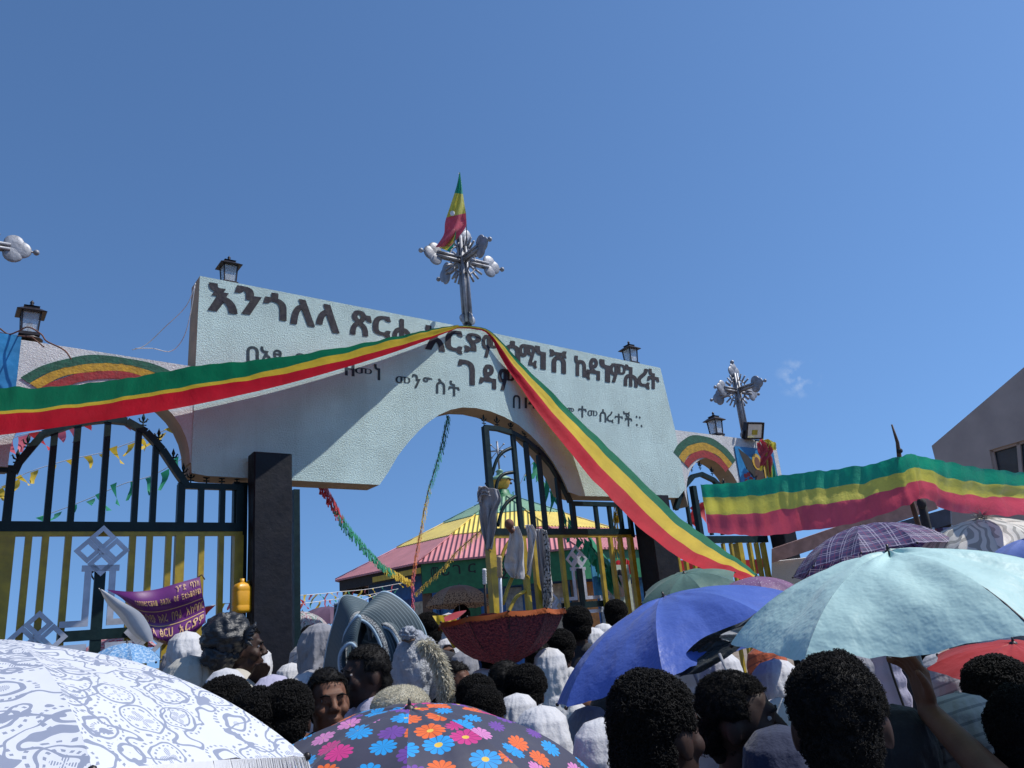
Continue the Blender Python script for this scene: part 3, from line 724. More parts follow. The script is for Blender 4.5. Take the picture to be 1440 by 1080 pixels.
ribbon('ribbon', 'wide green, yellow and red ribbon stretched from the gateway top to the left edge', (top, bot), (tt, tb), lambda u: (.43 - max(0, u - .5) * .7, .51 + max(0, u - .5) * .5), RM, nu=150, ripple=.006, pin=True)
top = [(640, 458), (668, 459), (692, 468), (730, 507), (800, 572), (870, 640), (950, 722), (1010, 770), (1060, 806), (1100, 838)]
bot = [(640, 462), (666, 463), (688, 472), (716, 520), (775, 604), (845, 690), (915, 758), (975, 795), (1040, 812), (1080, 850)]
tt = [wt(p) - o for p, o in zip(top, (.05, .06, .07, .09, .16, .40, .95, 1.5, 2.1, 2.6))]
tb = [wt(p) - o for p, o in zip(bot, (.04, .05, .06, .10, .26, .55, 1.1, 1.65, 2.2, 2.7))]
ribbon('ribbon', 'long green, yellow and red ribbon falling from the centre cross to the right pillar', (top, bot), (tt, tb), (.20, .58), RM, nu=150, ripple=.008)
top = [(985, 681), (1030, 680), (1080, 674), (1130, 666), (1175, 659), (1225, 650), (1266, 640), (1290, 641), (1340, 651), (1390, 660), (1445, 665), (1520, 672)]
bot = [(996, 749), (1035, 752), (1080, 752), (1125, 745), (1175, 740), (1230, 728), (1285, 708), (1306, 700), (1336, 718), (1385, 724), (1445, 725), (1520, 730)]
tt = [6.6, 6.5, 6.4, 6.25, 6.1, 5.95, 5.8, 5.5, 5.1, 4.7, 4.3, 3.8]
tb = [6.5, 6.35, 6.2, 6.0, 5.85, 5.75, 5.65, 5.45, 5.05, 4.65, 4.25, 3.75]
ribbon('banner', 'wide shiny green, yellow and red banner over a pole above the plaid umbrella', (top, bot), (tt, tb), lambda u: (.26 + .06 * min(1, u * 4), .61), [M['s_green'], M['s_yellow'], M['s_red']], nu=260, nv=24, ripple=.013, freq=44)
po = thing('banner_pole', 'thin dark stick rising behind the peak of the shiny banner', 'pole', Vector((P(1265, 650, 5.85).x, P(1265, 650, 5.85).y, 0)))
b0 = P(1265, 645, 5.88)
mb = MB(); mb.tube([Vector((b0.x + .1, b0.y, 0)), b0, P(1262, 622, 5.88), P(1254, 597, 5.88)], [.025, .018, .013, .006], 7); mb.build('stick', M['wood'], po)
mb = MB(); mb.ball(P(1265, 634, 5.87), (.025, .02, .02), 8, 6); mb.build('knot', M['dark'], po)
# loose wires
for k, (lab, pts) in enumerate((('thin loose wire looping from the left corner of the mint wall', ((275, 398), (262, 430), (232, 460), (205, 485), (186, 492))), ('second thin wire hanging lower beside the mint wall corner', ((274, 402), (268, 440), (258, 475), (240, 494), (215, 490), (190, 490))))):
    v = [P(x, y, 7.0 - .1 * k) for x, y in pts]; mb = MB(); mb.tube([spline(v, i / 24) for i in range(25)], .004, 5)
    tag(mb.build('wire', M['white']), lab, 'wire')
v = [P(x, y, 6.15) for x, y in ((0, 462), (12, 470), (25, 466), (40, 460), (58, 470), (66, 480), (90, 492), (100, 505))]
mb = MB(); mb.tube([spline(v, i / 30) for i in range(31)], .006, 5); mb.tube([P(0, 468, 6.2), P(20, 472, 6.2), P(45, 474, 6.1), P(62, 488, 6.12)], .005, 5)
tag(mb.build('wire', M['rust']), 'tangled brown wire round the foot of the left wing lantern', 'wire')
# ------------------------------------------------------------------ round church beyond the gate
def corr(name, c, freq=70):
    n = NT(name); w = n.n('TexWave', wave_type='BANDS', bands_direction='X', i_Scale=2.4)
    w.inputs['Distortion'].default_value = 0; n.l(n.uv(), w.inputs['Vector'])
    col = n.mix(n.ramp(n.noise(1.5, 5), .35, .7), vary(c, .85), vary(c, 1.12))
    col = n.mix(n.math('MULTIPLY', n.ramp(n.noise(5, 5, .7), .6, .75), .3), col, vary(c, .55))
    col = n.mix(n.math('MULTIPLY', n.ramp(w.outputs[1], .1, .35, (1,) * 3, (0,) * 3), .35), col, vary(c, .45)); n.bump(w.outputs[1], 1, .05); return n.fin(col, .5)  # groove shade mixed into the colour so the corrugation reads, plus bump
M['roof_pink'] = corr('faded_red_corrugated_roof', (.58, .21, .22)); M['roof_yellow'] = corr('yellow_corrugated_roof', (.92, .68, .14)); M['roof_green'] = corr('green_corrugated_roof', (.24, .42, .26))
dc = 24.0; cc0 = CAM + ray(722, 894) * dc; cx, cy = cc0.x, cc0.y
ch = thing('round_church', 'round church with green, yellow and faded red corrugated roof tiers beyond the gate', 'church', (cx, cy, 0))
back = Vector((cx, cy, 0)).normalized(); bx = Vector((back.y, -back.x, 0))
def CP(ang, r, z): return Vector((cx, cy, z)) + (bx * math.sin(R(ang)) - back * math.cos(R(ang))) * r
rings = [(5.35, 3.70), (3.46, 4.53), (1.96, 5.22), (.45, 5.93)]
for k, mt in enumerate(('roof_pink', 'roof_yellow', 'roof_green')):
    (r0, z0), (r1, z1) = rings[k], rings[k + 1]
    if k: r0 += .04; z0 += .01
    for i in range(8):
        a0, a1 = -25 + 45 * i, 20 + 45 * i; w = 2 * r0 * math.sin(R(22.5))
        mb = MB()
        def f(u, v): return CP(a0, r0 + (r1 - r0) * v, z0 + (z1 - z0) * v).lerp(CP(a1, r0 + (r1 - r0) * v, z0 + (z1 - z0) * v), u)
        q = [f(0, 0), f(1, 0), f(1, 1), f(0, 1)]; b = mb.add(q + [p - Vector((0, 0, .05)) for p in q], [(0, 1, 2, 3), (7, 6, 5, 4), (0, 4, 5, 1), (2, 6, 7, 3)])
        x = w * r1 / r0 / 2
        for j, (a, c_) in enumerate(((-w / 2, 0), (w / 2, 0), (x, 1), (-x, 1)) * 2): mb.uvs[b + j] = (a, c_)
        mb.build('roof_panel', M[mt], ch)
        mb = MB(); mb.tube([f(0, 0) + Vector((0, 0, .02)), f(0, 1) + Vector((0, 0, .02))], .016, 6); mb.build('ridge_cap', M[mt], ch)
for i in range(8):
    a0, a1 = -25 + 45 * i, 20 + 45 * i; vis = i in (0, 1, 7)
    g_ = i in (0, 1); zlow = 2.92 if g_ else 3.38; r_ = 5.20
    p, q = CP(a0, r_, 0), CP(a1, r_, 0); mid = (p + q) / 2; L = (q - p).length; d = (q - p).normalized(); rot = Matrix((d, Vector((-d.y, d.x, 0)), Vector((0, 0, 1)))).transposed()
    mb = MB(); mb.box(mid + Vector((0, 0, (3.66 + zlow) / 2)), (L, .06, 3.66 - zlow), rot); mb.build('fascia_board', M['green'] if g_ else M['dark'], ch)
    if i == 7:
        mb = MB(); mb.box(mid + d * .9 + Vector((0, 0, 3.50)) - rot @ Vector((0, .045, 0)) , (2.2, .03, .14), rot); mb.build('yellow_board', M['yellow'], ch)
    pw, qw = CP(a0, 4.3, 0), CP(a1, 4.3, 0); mw = (pw + qw) / 2; Lw = (qw - pw).length
    mb = MB(); mb.box(mw + Vector((0, 0, 1.8)), (Lw, .2, 3.6), rot); mb.build('wall', paint('church_wall_blue', (.03, .13, .36), .7) if vis else M['white'], ch)
    cols = [(.04, .22, .5), (.012, .12, .05), (.5, .2, .04), (.25, .3, .34), (.02, .06, .2), (.45, .4, .3)]
    for k in range(6):
        if vis:
            mb = MB(); mb.box(mw + d * (-Lw / 2 + Lw * (k + .5) / 6) - rot @ Vector((0, .12, 0)) + Vector((0, 0, 1.95 + .1 * (k % 2))), (Lw / 6 * .8, .03, 1.7), rot)
            mb.build('painted_panel', paint('mural_paint', cols[(k + i) % 6], .6, .4), ch)
    mb = MB(); mb.box(p + Vector((0, 0, 1.7)) * 1 + (Vector((cx, cy, 0)) - p) * .04, (.22, .22, 3.4), rot); mb.build('porch_post', M['wood'], ch)
mb = MB()
ft = [('መ', 0.06, .5), ('ሪ', .13, .5), ('ገ', .2, .52), ('ር', .30, .5), ('ጋ', .50, .5), ('ደ', .58, .5), ('ላ', .66, .5), ('ገ', .74, .5)]
p, q = CP(-25, 5.2, 0), CP(20, 5.2, 0); d = (q - p).normalized(); outn = Vector((d.y, -d.x, 0))
for ch_, a, b in ft + [('ዓ', .44, .08), ('2', .50, .08), ('ም', .60, .08)]:
    bp = p + d * (a * (q - p).length) + outn * .035 + Vector((0, 0, 3.12 + b * .5 - .06))
    put_text(mb, ch_, lambda x, y, bp=bp: bp + d * x * .2 + Vector((0, 0, y * .24)), .01)
tag(mb.build('fascia_lettering', M['dark'], ch), kind=None)
mb = MB(); c0 = Vector((cx, cy, 5.9)); mb.lathe([(.46, 0), (.40, .10), (.30, .16), (.26, .30)], c0, 12); mb.build('cupola_base', M['green'], ch)
mb = MB(); mb.lathe([(.14, .28), (.26, .40), (.33, .56), (.34, .62)], c0, 16); mb.build('cupola_bowl', [paint('cupola_gold', (.55, .32, .05), .4)], ch)
mb = MB(); mb.lathe([(.36, .62), (.38, .66), (.26, .74), (.12, .80), (.10, .90), (.14, .93), (.05, 1.0)], c0, 16); mb.build('cupola_cap', M['roof_green'], ch)
for i in range(8):
    a = i * math.pi / 4; mb = MB(); e = Vector((math.cos(a), math.sin(a), 0)); mb.tube([c0 + e * .36 + Vector((0, 0, .64)), c0 + e * .46 + Vector((0, 0, .60))], .02, 5); mb.ball(c0 + e * .47 + Vector((0, 0, .57)), .045, 8, 6); mb.build('hanging_bell', M['lantern'], ch)
mb = MB(); cz_ = c0 + Vector((0, 0, 1.0)); mb.tube([cz_, cz_ + Vector((0, 0, .9))], .035, 6)
for z in (.62,):
    mb.tube([cz_ + bx * -.3 + Vector((0, 0, z)), cz_ + bx * .3 + Vector((0, 0, z))], .025, 6)
    for a in range(8):
        e = bx * math.cos(a * math.pi / 4) + Vector((0, 0, 1)) * math.sin(a * math.pi / 4); mb.tube([cz_ + Vector((0, 0, z)), cz_ + Vector((0, 0, z)) + e * .26], .014, 5); mb.ball(cz_ + Vector((0, 0, z)) + e * .3, .035, 8, 6)
mb.build('church_cross', M['chrome'], ch)
# ------------------------------------------------------------------ building at the right and market stall
gx = paint('grey_brown_render', (.46, .37, .32), .85, .12, 3, bump=.3, bs=20)
bd = thing('building', 'grey brown rendered gable building with a dark window at the right edge', 'building', P(1380, 700, 13) * 1.0)
bd.location.z = 0
tb_ = 13.0
A = P(1310, 627, tb_); Bq = P(1445, 512, 12.0); A2 = P(1330, 690, tb_)
dirb = Vector((Bq.x - A.x, Bq.y - A.y, 0)); dirb.normalize(); nb = Vector((dirb.y, -dirb.x, 0))
if nb.y > 0: nb = -nb
def onb(px, py, off=0):
    r = ray(px, py); t = ((A - CAM).dot(nb) + off) / r.dot(nb); return CAM + r * t
pts = [(1310, 627), (1445, 512), (1560, 420), (1560, 860), (1345, 860), (1337, 745)]
q = [onb(*p) for p in pts]; q[3].z = 0; q[4].z = 0; q[5] = q[4].copy(); q[5].z = A2.z; q[4] = Vector((q[5].x, q[5].y, 0))
# vertical left edge through the eave
l0 = onb(1317, 650); q[0] = onb(1310, 627); q[5] = Vector((q[0].x, q[0].y, q[0].z - .25)); q[4] = Vector((q[0].x, q[0].y, 0))
wn = [(1391, 633), (1400, 662), (1402, 690), (1470, 690), (1470, 610)]
wq = [onb(*p) for p in wn]
from mathutils.geometry import tessellate_polygon
def fl2(v): e = v - A; return (e.dot(dirb), v.z)
mb = MB(); o2 = [fl2(v) for v in q]; h2 = [fl2(v) for v in (wq[0], wq[2], wq[3], wq[4])]
f3 = lambda p: A + dirb * p[0] + Vector((0, 0, p[1] - A.z))
poly_extrude(mb, o2, f3, -nb * .3, 0, 0, holes=[h2]); mb.build('gable_wall', gx, bd)
mb = MB(); mb.add([f3(p) - nb * .12 for p in h2], [(0, 1, 2, 3)]); mb.build('window_pane', paint('dark_window_glass', (.05, .06, .075), .12, .2), bd)
mb = MB()
for a, b in ((0, 1), (1, 2), (2, 3), (3, 0)): mb.bar(f3(h2[a]) - nb * .08, f3(h2[b]) - nb * .08, .07, .05, nb)
ma = (f3(h2[0]) + f3(h2[3])) / 2 - nb * .08; mc_ = (f3(h2[1]) + f3(h2[2])) / 2 - nb * .08; mb.bar(ma, mc_, .05, .05, nb)
mb.build('window_frame', gx, bd)
mb = MB(); dpt = -nb * 9
mb.add([q[0], q[2], q[2] + dpt, q[0] + dpt], [(0, 1, 2, 3)]); mb.add([q[4], q[0], q[0] + dpt, q[4] + dpt], [(0, 1, 2, 3)]); mb.build('side_and_roof', gx, bd)
# low stall behind the banner: pink corrugated roof edge, blue-grey fascia, shelves
st = thing('market_stall', 'low stall with pink roof edge, grey fascia and goods inside, behind the plaid umbrella', 'stall', (P(1230, 760, 9.5).x, P(1230, 760, 9.5).y, 0))
def strip(pts, ts, name, mt, th=.05):
    v = [P(x, y, t) for (x, y), t in zip(pts, ts)]; mb = MB(); nn = (v[1] - v[0]).cross(v[2] - v[0]).normalized() * th
    k = len(v); mb.add(v + [p + nn for p in v], [tuple(range(k)), tuple(range(2 * k - 1, k - 1, -1))] + [(i, i + k, (i + 1) % k + k, (i + 1) % k) for i in range(k)]); return mb.build(name, mt, st)
pk = paint('pale_pink_sheet_metal', (.48, .30, .28), .6)
strip([(1085, 772), (1315, 693), (1318, 716), (1085, 792)], [10.5, 9.0, 9.0, 10.5], 'roof_edge', pk)
strip([(1180, 758), (1336, 714), (1337, 737), (1180, 785)], [9.8, 8.9, 8.9, 9.8], 'fascia_board', paint('blue_grey_fascia', (.08, .10, .15), .6))
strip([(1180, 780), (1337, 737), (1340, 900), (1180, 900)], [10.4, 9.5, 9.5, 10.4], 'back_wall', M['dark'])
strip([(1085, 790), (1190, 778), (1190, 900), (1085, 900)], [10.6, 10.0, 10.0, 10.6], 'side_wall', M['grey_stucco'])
gd = [paint('goods_red', (.25, .04, .03), .6), paint('goods_blue', (.05, .07, .2), .6), M['yellow'], paint('goods_grey', (.3, .3, .32), .6), M['wood']]
for k, (px, py, w, h, mi) in enumerate(((1300, 762, 30, 34, 0), (1328, 758, 20, 30, 1), (1280, 765, 12, 22, 3), (1310, 788, 26, 10, 2), (1345, 765, 16, 34, 2), (1258, 770, 16, 16, 4), (1340, 790, 20, 12, 3))):
    c = P(px, py, 9.2); mb = MB(); mb.box(c, (w / 1100 * 9, .2, h / 1100 * 9), Matrix.Rotation(.3 * k, 3, 'Z')); mb.build('shelf_goods', gd[mi], st)
mb = MB()
for k, (x0, y0, x1, y1) in enumerate(((1283, 748, 1290, 800), (1312, 742, 1322, 800), (1260, 775, 1330, 757))): mb.tube([P(x0, y0, 9.0), P(x1, y1, 9.0)], .015, 5)
mb.build('shelf_rail', M['white'], st)
mb = MB(); c = P(1299, 764, 8.95); mb.tube([c + right * .13 * math.cos(a * math.pi / 10) + upv * .13 * math.sin(a * math.pi / 10) for a in range(21)], .012, 5)
for a in range(0, 20, 4): mb.tube([c, c + right * .13 * math.cos(a * math.pi / 10) + upv * .13 * math.sin(a * math.pi / 10)], .006, 4)
mb.build('wire_wheel', M['yellow'], st)
pm = MB(); pm.tube([P(1296, 706, 5.6), P(1302, 735, 5.6), Vector((P(1302, 735, 5.6).x, P(1302, 735, 5.6).y, 0))], .03, 7)
pm.ball(P(1296, 708, 5.58), (.035, .03, .04), 8, 6); tag(pm.build('tent_pole', M['dark']), 'dark pole holding the peak of the shiny banner from below', 'pole')
# ------------------------------------------------------------------ bunting and garlands
PC = {k: cloth('pennant_' + k, c, .6, .35, .15, 300) for k, c in dict(red=(.55, .04, .05), yellow=(.7, .5, .04), green=(.02, .3, .16), pink=(.75, .16, .22), orange=(.7, .2, .04), blue=(.03, .2, .35)).items()}
def bunting(label, pts, ts, cols, n, w, h, lean=0, cat='bunting', grp=None, scatter=0):
    v = [P(x, y, t) for (x, y), t in zip(pts, ts)]
    t = thing('bunting', label, cat, v[len(v) // 2], 0, grp)
    mb = MB(); mb.tube([spline(v, i / 40) for i in range(41)], .004, 4); mb.build('string', M['white'], t)
    for i in range(n):
        f = (i + .5) / n; p = spline(v, f); e = (spline(v, min(1, f + .01)) - spline(v, max(0, f - .01))).normalized()
        ww = w * rnd.uniform(.75, 1.15); hh = h * rnd.uniform(.6, 1.15); dn = (Vector((0, 0, -1)) + e * rnd.uniform(-.5, .5) + Vector((rnd.uniform(-.4, .4), rnd.uniform(-.5, .5), 0)) + e * lean).normalized()
        side = e.cross(dn); tw = rnd.uniform(-.4, .4)
        mb = MB()
        def f_(u, vv):
            k = (1 - vv); return p + e * (u - .5) * ww * k + dn * hh * vv + side * (.25 * hh * math.sin(vv * 3 + tw * 5) + tw * hh * (u - .5) * vv)
        mb.grid(f_, 3, 4); mb.build('pennant', PC[cols[i % len(cols)]], t)
    return t
G1 = 'strings of small pennants beside the black pillar'
bunting('upper string of tiny pennants from the black pillar to the church eave', [(405, 838), (440, 836), (480, 832), (520, 828), (575, 818)], [9.5, 10.5, 12, 14, 17], ['yellow', 'green', 'red', 'yellow', 'pink'], 20, .12, .12)
bunting('second string of tiny pennants just below the upper one', [(400, 850), (430, 848), (470, 843), (510, 838), (560, 828)], [9.0, 10, 11.5, 13.5, 16], ['red', 'green', 'yellow', 'red'], 18, .12, .13)
bunting('lowest string of pennants above the patterned umbrella by the black pillar', [(415, 862), (440, 860), (470, 856), (500, 848), (530, 836)], [8.8, 9.5, 10.5, 12, 14], ['orange', 'blue', 'yellow', 'red', 'green'], 10, .17, .18)
bunting('string of tiny pennants behind the purple banner and yellow jerrycan', [(255, 862), (290, 853), (325, 848), (352, 846), (372, 846)], [8, 8.2, 8.5, 8.8, 9], ['pink', 'green', 'red', 'yellow'], 9, .12, .1)
bunting('yellow pennants strung behind the arch of the left gate leaf', [(-10, 690), (15, 678), (40, 664), (95, 647), (145, 636), (185, 622), (215, 612), (243, 600)], [8.2, 8.2, 8.1, 8, 7.9, 7.8, 7.6, 7.4], ['yellow'], 15, .12, .17, .3)
bunting('dark green pennants strung behind the left gate leaf', [(52, 728), (90, 715), (135, 697), (175, 680), (215, 668), (262, 642), (272, 640)], [8.4, 8.3, 8.2, 8.1, 8.0, 7.8, 7.7], ['green'], 12, .12, .19, .2)
bunting('pink pennants just below the ribbon at the left edge', [(5, 622), (30, 612), (60, 606), (100, 600), (120, 590), (190, 583)], [7.2] * 6, ['pink', 'pink', 'red'], 7, .14, .17, .4)
bunting('red pennants and cloth behind the small right gate', [(940, 745), (955, 752), (975, 715), (985, 708)], [12.5] * 4, ['red'], 6, .2, .3, .2)
bunting('green pennant tassels hanging behind the open gate leaf', [(753, 650), (764, 672), (782, 700), (796, 730), (815, 755), (835, 775), (852, 800)], [10.2, 10.2, 10.1, 10.0, 9.9, 9.9, 9.9], ['green'], 34, .10, .26)
bunting('green and yellow pennant string rising from the cupola to the arch', [(700, 715), (725, 690), (742, 660), (757, 642)], [12, 11, 10.5, 10], ['green', 'yellow'], 8, .08, .1)
def garland(label, pts, ts, cols, n, w, h):
    v = [P(x, y, t) for (x, y), t in zip(pts, ts)]
    t = thing('garland', label, 'garland', v[len(v) // 2])
    mb = MB(); mb.tube([spline(v, i / 60) for i in range(61)], .007, 5); mb.build('cord', M['wood'], t)
    k = len(cols); mbs = [MB() for _ in cols]
    for i in range(n):
        f = i / n; p = spline(v, f); e = (spline(v, min(1, f + .01)) - spline(v, max(0, f - .01))).normalized()
        for j in range(3):
            a = rnd.uniform(0, 6.28); u = e.cross(Vector((0, 0, 1))).normalized(); o = (u * math.cos(a) + Vector((0, 0, 1)) * math.sin(a)) * w
            dn = (Vector((0, 0, -1)) + o * 4 + e * rnd.uniform(-.5, .5)).normalized() * h * rnd.uniform(.5, 1.2)
            idx = min(k - 1, int(f * k + rnd.uniform(-.25, .25))); idx = max(0, idx)
            mbs[idx].add([p + o - e * w * .7, p + o + e * w * .7, p + o + dn + e * w * .5 + u * .01, p + o + dn - e * w * .5], [(0, 1, 2, 3)])
    for c_, m_ in zip(cols, mbs):
        if m_.v: tag(m_.build('paper_fringe', PC[c_], t), kind='stuff')
    return t
garland('fringed paper garland sloping from the mint wall towards the church, red then green', [(452, 679), (465, 700), (485, 735), (510, 765), (535, 792), (560, 808), (578, 818)], [8.2, 8.6, 9.4, 10.4, 11.5, 12.6, 13.5], ['red', 'green', 'green', 'yellow'], 150, .028, .085)
garland('twisted green and gold garland hanging straight down from the centre arch', [(630, 585), (622, 622), (613, 655), (600, 700), (593, 740), (585, 780), (580, 820), (581, 868)], [8.6, 9, 9.6, 10.5, 11.4, 12.4, 13.4, 14], ['green', 'green', 'yellow', 'orange', 'pink'], 150, .022, .065)
garland('twisted gold garland rising from the porch post to the open gate leaf', [(584, 835), (600, 820), (622, 800), (640, 778), (660, 760), (680, 742), (690, 734)], [13.5, 12.8, 12, 11, 10.2, 9.4, 9.0], ['yellow', 'yellow'], 120, .022, .05)
garland('short yellow garland hanging behind the right end of the open gate leaf', [(868, 700), (866, 720), (864, 745), (866, 780)], [10.6] * 4, ['yellow'], 60, .04, .07)
garland('shiny green tinsel bunched beside the gate cross', [(830, 765), (845, 785), (856, 800), (862, 815)], [10.4] * 4, ['green'], 90, .09, .12)
# red and pictorial posters behind the right leaf
for lab, pts, t_, mt in (('red cloth draped behind the bars right of the gate cross', [(866, 790), (890, 786), (892, 806), (868, 808)], 11.5, 'red'), ('red stall cloth seen through the small right gate', [(935, 790), (1075, 785), (1075, 806), (935, 812)], 13.5, 'red')):
    a, b, c, d = [P(x, y, t_) for x, y in pts]; mb = MB()
    mb.grid(lambda u, v: a.lerp(b, u).lerp(d.lerp(c, u), v) + Vector((0, .06 * math.sin(u * 20), .02 * math.sin(u * 13))), 24, 4); o = mb.build('draped_cloth', PC[mt]); tag(o, lab, 'cloth')
pp = thing('portrait_poster', 'pale portrait poster of a haloed face seen through the bars, left of the dark pillar', 'poster', P(873, 840, 11))
mb = MB(); mb.box(P(874, 835, 11.05), (.40, .02, .8), rotD); mb.build('backing_sheet', paint('pale_poster', (.45, .5, .42), .5), pp)
mb = MB(); q = P(873, 824, 10.95); mb.ball(q, (.10, .02, .15), 14, 10, rotD); mb.build('printed_face', paint('poster_pale_skin', (.5, .34, .27), .6), pp)
mb = MB(); mb.ball(P(873, 818, 11.0), (.14, .02, .17), 14, 10, rotD); mb.build('printed_hair', M['dark'], pp)
pp = thing('portrait_poster', 'blue poster with dark figure behind the gate cross', 'poster', P(850, 815, 11))
mb = MB(); mb.box(P(848, 812, 11.1), (.40, .02, .5), rotD); mb.build('backing_sheet', paint('sky_blue_poster', (.05, .25, .45), .5), pp)
mb = MB(); q = P(850, 812, 11.0); mb.ball(q, (.07, .02, .14), 12, 8, rotD); mb.ball(q + Vector((-.03, 0, .1)), (.11, .02, .05), 12, 8, rotD); mb.build('printed_figure', M['dark'], pp)
# ------------------------------------------------------------------ things hung on the gate
def hang(name, label, cat, L, Rr, ts, mt, nu=16, nv=30, rip=.02, fr=7):
    v0 = [P(x, y, t) for (x, y), t in zip(L, ts)]; v1 = [P(x, y, t) for (x, y), t in zip(Rr, ts)]
    def f(u, v):
        p = spline(v0, v).lerp(spline(v1, v), u)
        return p + (Vector((0, -1, 0)) * math.sin(u * fr * 2 + v * 3) + right * .5 * math.sin(u * fr + v * 7)) * rip * (.5 + v) + Vector((0, -1, 0)) * .03 * noise.noise(Vector((u * 4, v * 6, L[0][0])))
    mb = MB(); mb.grid(f, nu, nv); return tag(mb.build(name, mt, solid=.004), label, cat)
wc = cloth('white_cotton', (.62, .60, .60), .85, .25, .1); gcl = cloth('grey_cotton', (.42, .41, .43), .85, .25, .12)
n = NT('black_white_print'); n.fin(n.mix(n.ramp(n.noise(38, 3, .6), .52, .55), (.62, .61, .6), (.02, .02, .025)), .85, trans=.2); bw = n.m
hang('scarf', 'grey scarf knotted on the free end of the open gate leaf', 'scarf', [(673, 684), (670, 700), (676, 716), (679, 742), (683, 774)], [(700, 688), (706, 704), (698, 722), (694, 745), (690, 772)], [8.15] * 5, gcl, rip=.035, fr=9)
hang('scarf', 'loose end of grey scarf blowing left of the free gate post', 'scarf', [(686, 686), (680, 684), (674, 690), (671, 705)], [(690, 698), (682, 696), (678, 698), (674, 706)], [8.1] * 4, gcl)
hang('shirt', 'white shirt draped over the middle rail of the open gate leaf', 'shirt', [(718, 740), (714, 760), (711, 785), (712, 800), (718, 812)], [(728, 740), (735, 760), (738, 780), (738, 800), (735, 815)], [8.22] * 5, wc, rip=.025)
hang('shirt', 'narrow white cloth hanging next to the white shirt on the gate', 'cloth', [(738, 738), (741, 755), (744, 775), (740, 800)], [(748, 738), (754, 752), (752, 770), (744, 812)], [8.35] * 4, wc)
hang('scarf', 'long grey white scarf hanging from the gate rail to the cross', 'scarf', [(752, 744), (754, 770), (758, 800), (764, 835), (770, 862)], [(763, 744), (766, 770), (768, 800), (772, 835), (776, 856)], [8.42] * 5, gcl)
hang('scarf', 'black and white printed scarf hanging on the open gate leaf', 'scarf', [(762, 744), (765, 770), (766, 800), (766, 830), (762, 858)], [(768, 746), (772, 770), (775, 800), (778, 830), (772, 862)], [8.38] * 5, bw)
t = thing('doll_head', 'dark round bundle tied on top of the white shirt on the gate', 'bundle', P(716, 737, 8.2))
mb = MB(); mb.ball(P(716, 737, 8.2), (.05, .05, .055), 12, 8); mb.tube([P(716, 742, 8.2), P(722, 748, 8.2)], .03, 6); mb.build('bundle', M['rust'], t)
# purple printed banner
pbm = cloth('purple_vinyl', (.13, .02, .15), .32, .08, .15, 60, .1, 0); gold = paint('gold_print', (.62, .38, .17), .5); wv = cloth('white_vinyl_back', (.6, .62, .66), .45, .1)
rows = [[(150, 829), (185, 832), (218, 829), (250, 820), (281, 811)], [(172, 842), (195, 850), (222, 850), (255, 842), (284, 832)], [(190, 862), (206, 872), (228, 874), (258, 866), (288, 853)], [(204, 884), (216, 894), (232, 898), (256, 893), (287, 876)], [(214, 898), (224, 903), (236, 907), (246, 909), (262, 900)]]
tg = lambda x: 5.80 + (x - 150) / 130 * .42
pr = [[P(x, y, tg(x) - .05 * (j % 2) - (.06 if 0 < i < 4 else 0)) for i, (x, y) in enumerate(r_)] for j, r_ in enumerate(rows)]
def pbf(u, v): return spline([spline(r_, u) for r_ in pr], v)
pb = thing('printed_banner', 'purple banner with gold Ethiopic lettering tied to the left gate leaf', 'banner', P(240, 900, 6.3))
mb = MB(); mb.grid(pbf, 40, 40); mb.build('banner_sheet', pbm, pb)
def btext(txt, u0, u1, v0, v1, slope=0):
    n_ = len(txt); w = (u1 - u0) / n_
    for i, c_ in enumerate(txt):
        if c_ == ' ': continue
        def fn(a, b, i=i):
            u = u0 + (i + a * .82) * w; v = v0 + (1 - b) * (v1 - v0) + slope * (u - u0)
            return pbf(u, v) - Vector((0, .006, 0)) - N * -.004
        mb = MB(); put_text(mb, c_, fn, .012); mb.build('gold_letter', gold, pb)
btext('ንግድ ባንክ', .72, .98, .06, .15); btext('Commercial Bank of Ethiopia', .22, .99, .19, .27, .0); btext('ታሪካዊው ክብረ በዓል አከባበር', .22, .99, .40, .52)
btext('ላ ፅርሀ አርያም', .30, .98, .60, .72); btext('ርስት ኪዳነ', .25, .90, .78, .89); btext('ገዳ ም', .35, .9, .93, .99)
for v in (.35, .56):
    mb = MB(); mb.grid(lambda a, b: pbf(.12 + a * .86, v + b * .012) - Vector((0, .005, 0)), 30, 1); mb.build('gold_rule', gold, pb)
fa = [(140, 827), (150, 848), (168, 868), (186, 892), (202, 903)]; fb = [(144, 829), (172, 846), (198, 862), (212, 884), (216, 902)]
mb = MB(); va = [P(x, y, tg(x) - .10) for x, y in fa]; vb_ = [P(x, y, tg(x) - .14) for x, y in fb]
mb.grid(lambda u, v: spline(va, v).lerp(spline(vb_, v), u) - Vector((0, .03 * math.sin(u * 3.1), 0)), 10, 24); mb.build('folded_back', wv, pb)
mb = MB(); a, b, c = P(288, 868, 6.3), P(270, 884, 6.3), P(290, 876, 6.28); mb.add([a, b, c], [(0, 1, 2)]); mb.build('folded_corner', wv, pb)
mb = MB(); mb.tube([P(141, 827, 6.0), P(130, 812, 6.05), P(127, 803, 6.1)], .006, 5); mb.ball(P(127, 802, 6.05), .03, 8, 6); mb.tube([P(279, 812, 6.4), P(284, 808, 6.4), P(288, 815, 6.4)], .006, 5); mb.build('tie_string', M['wood'], pb)
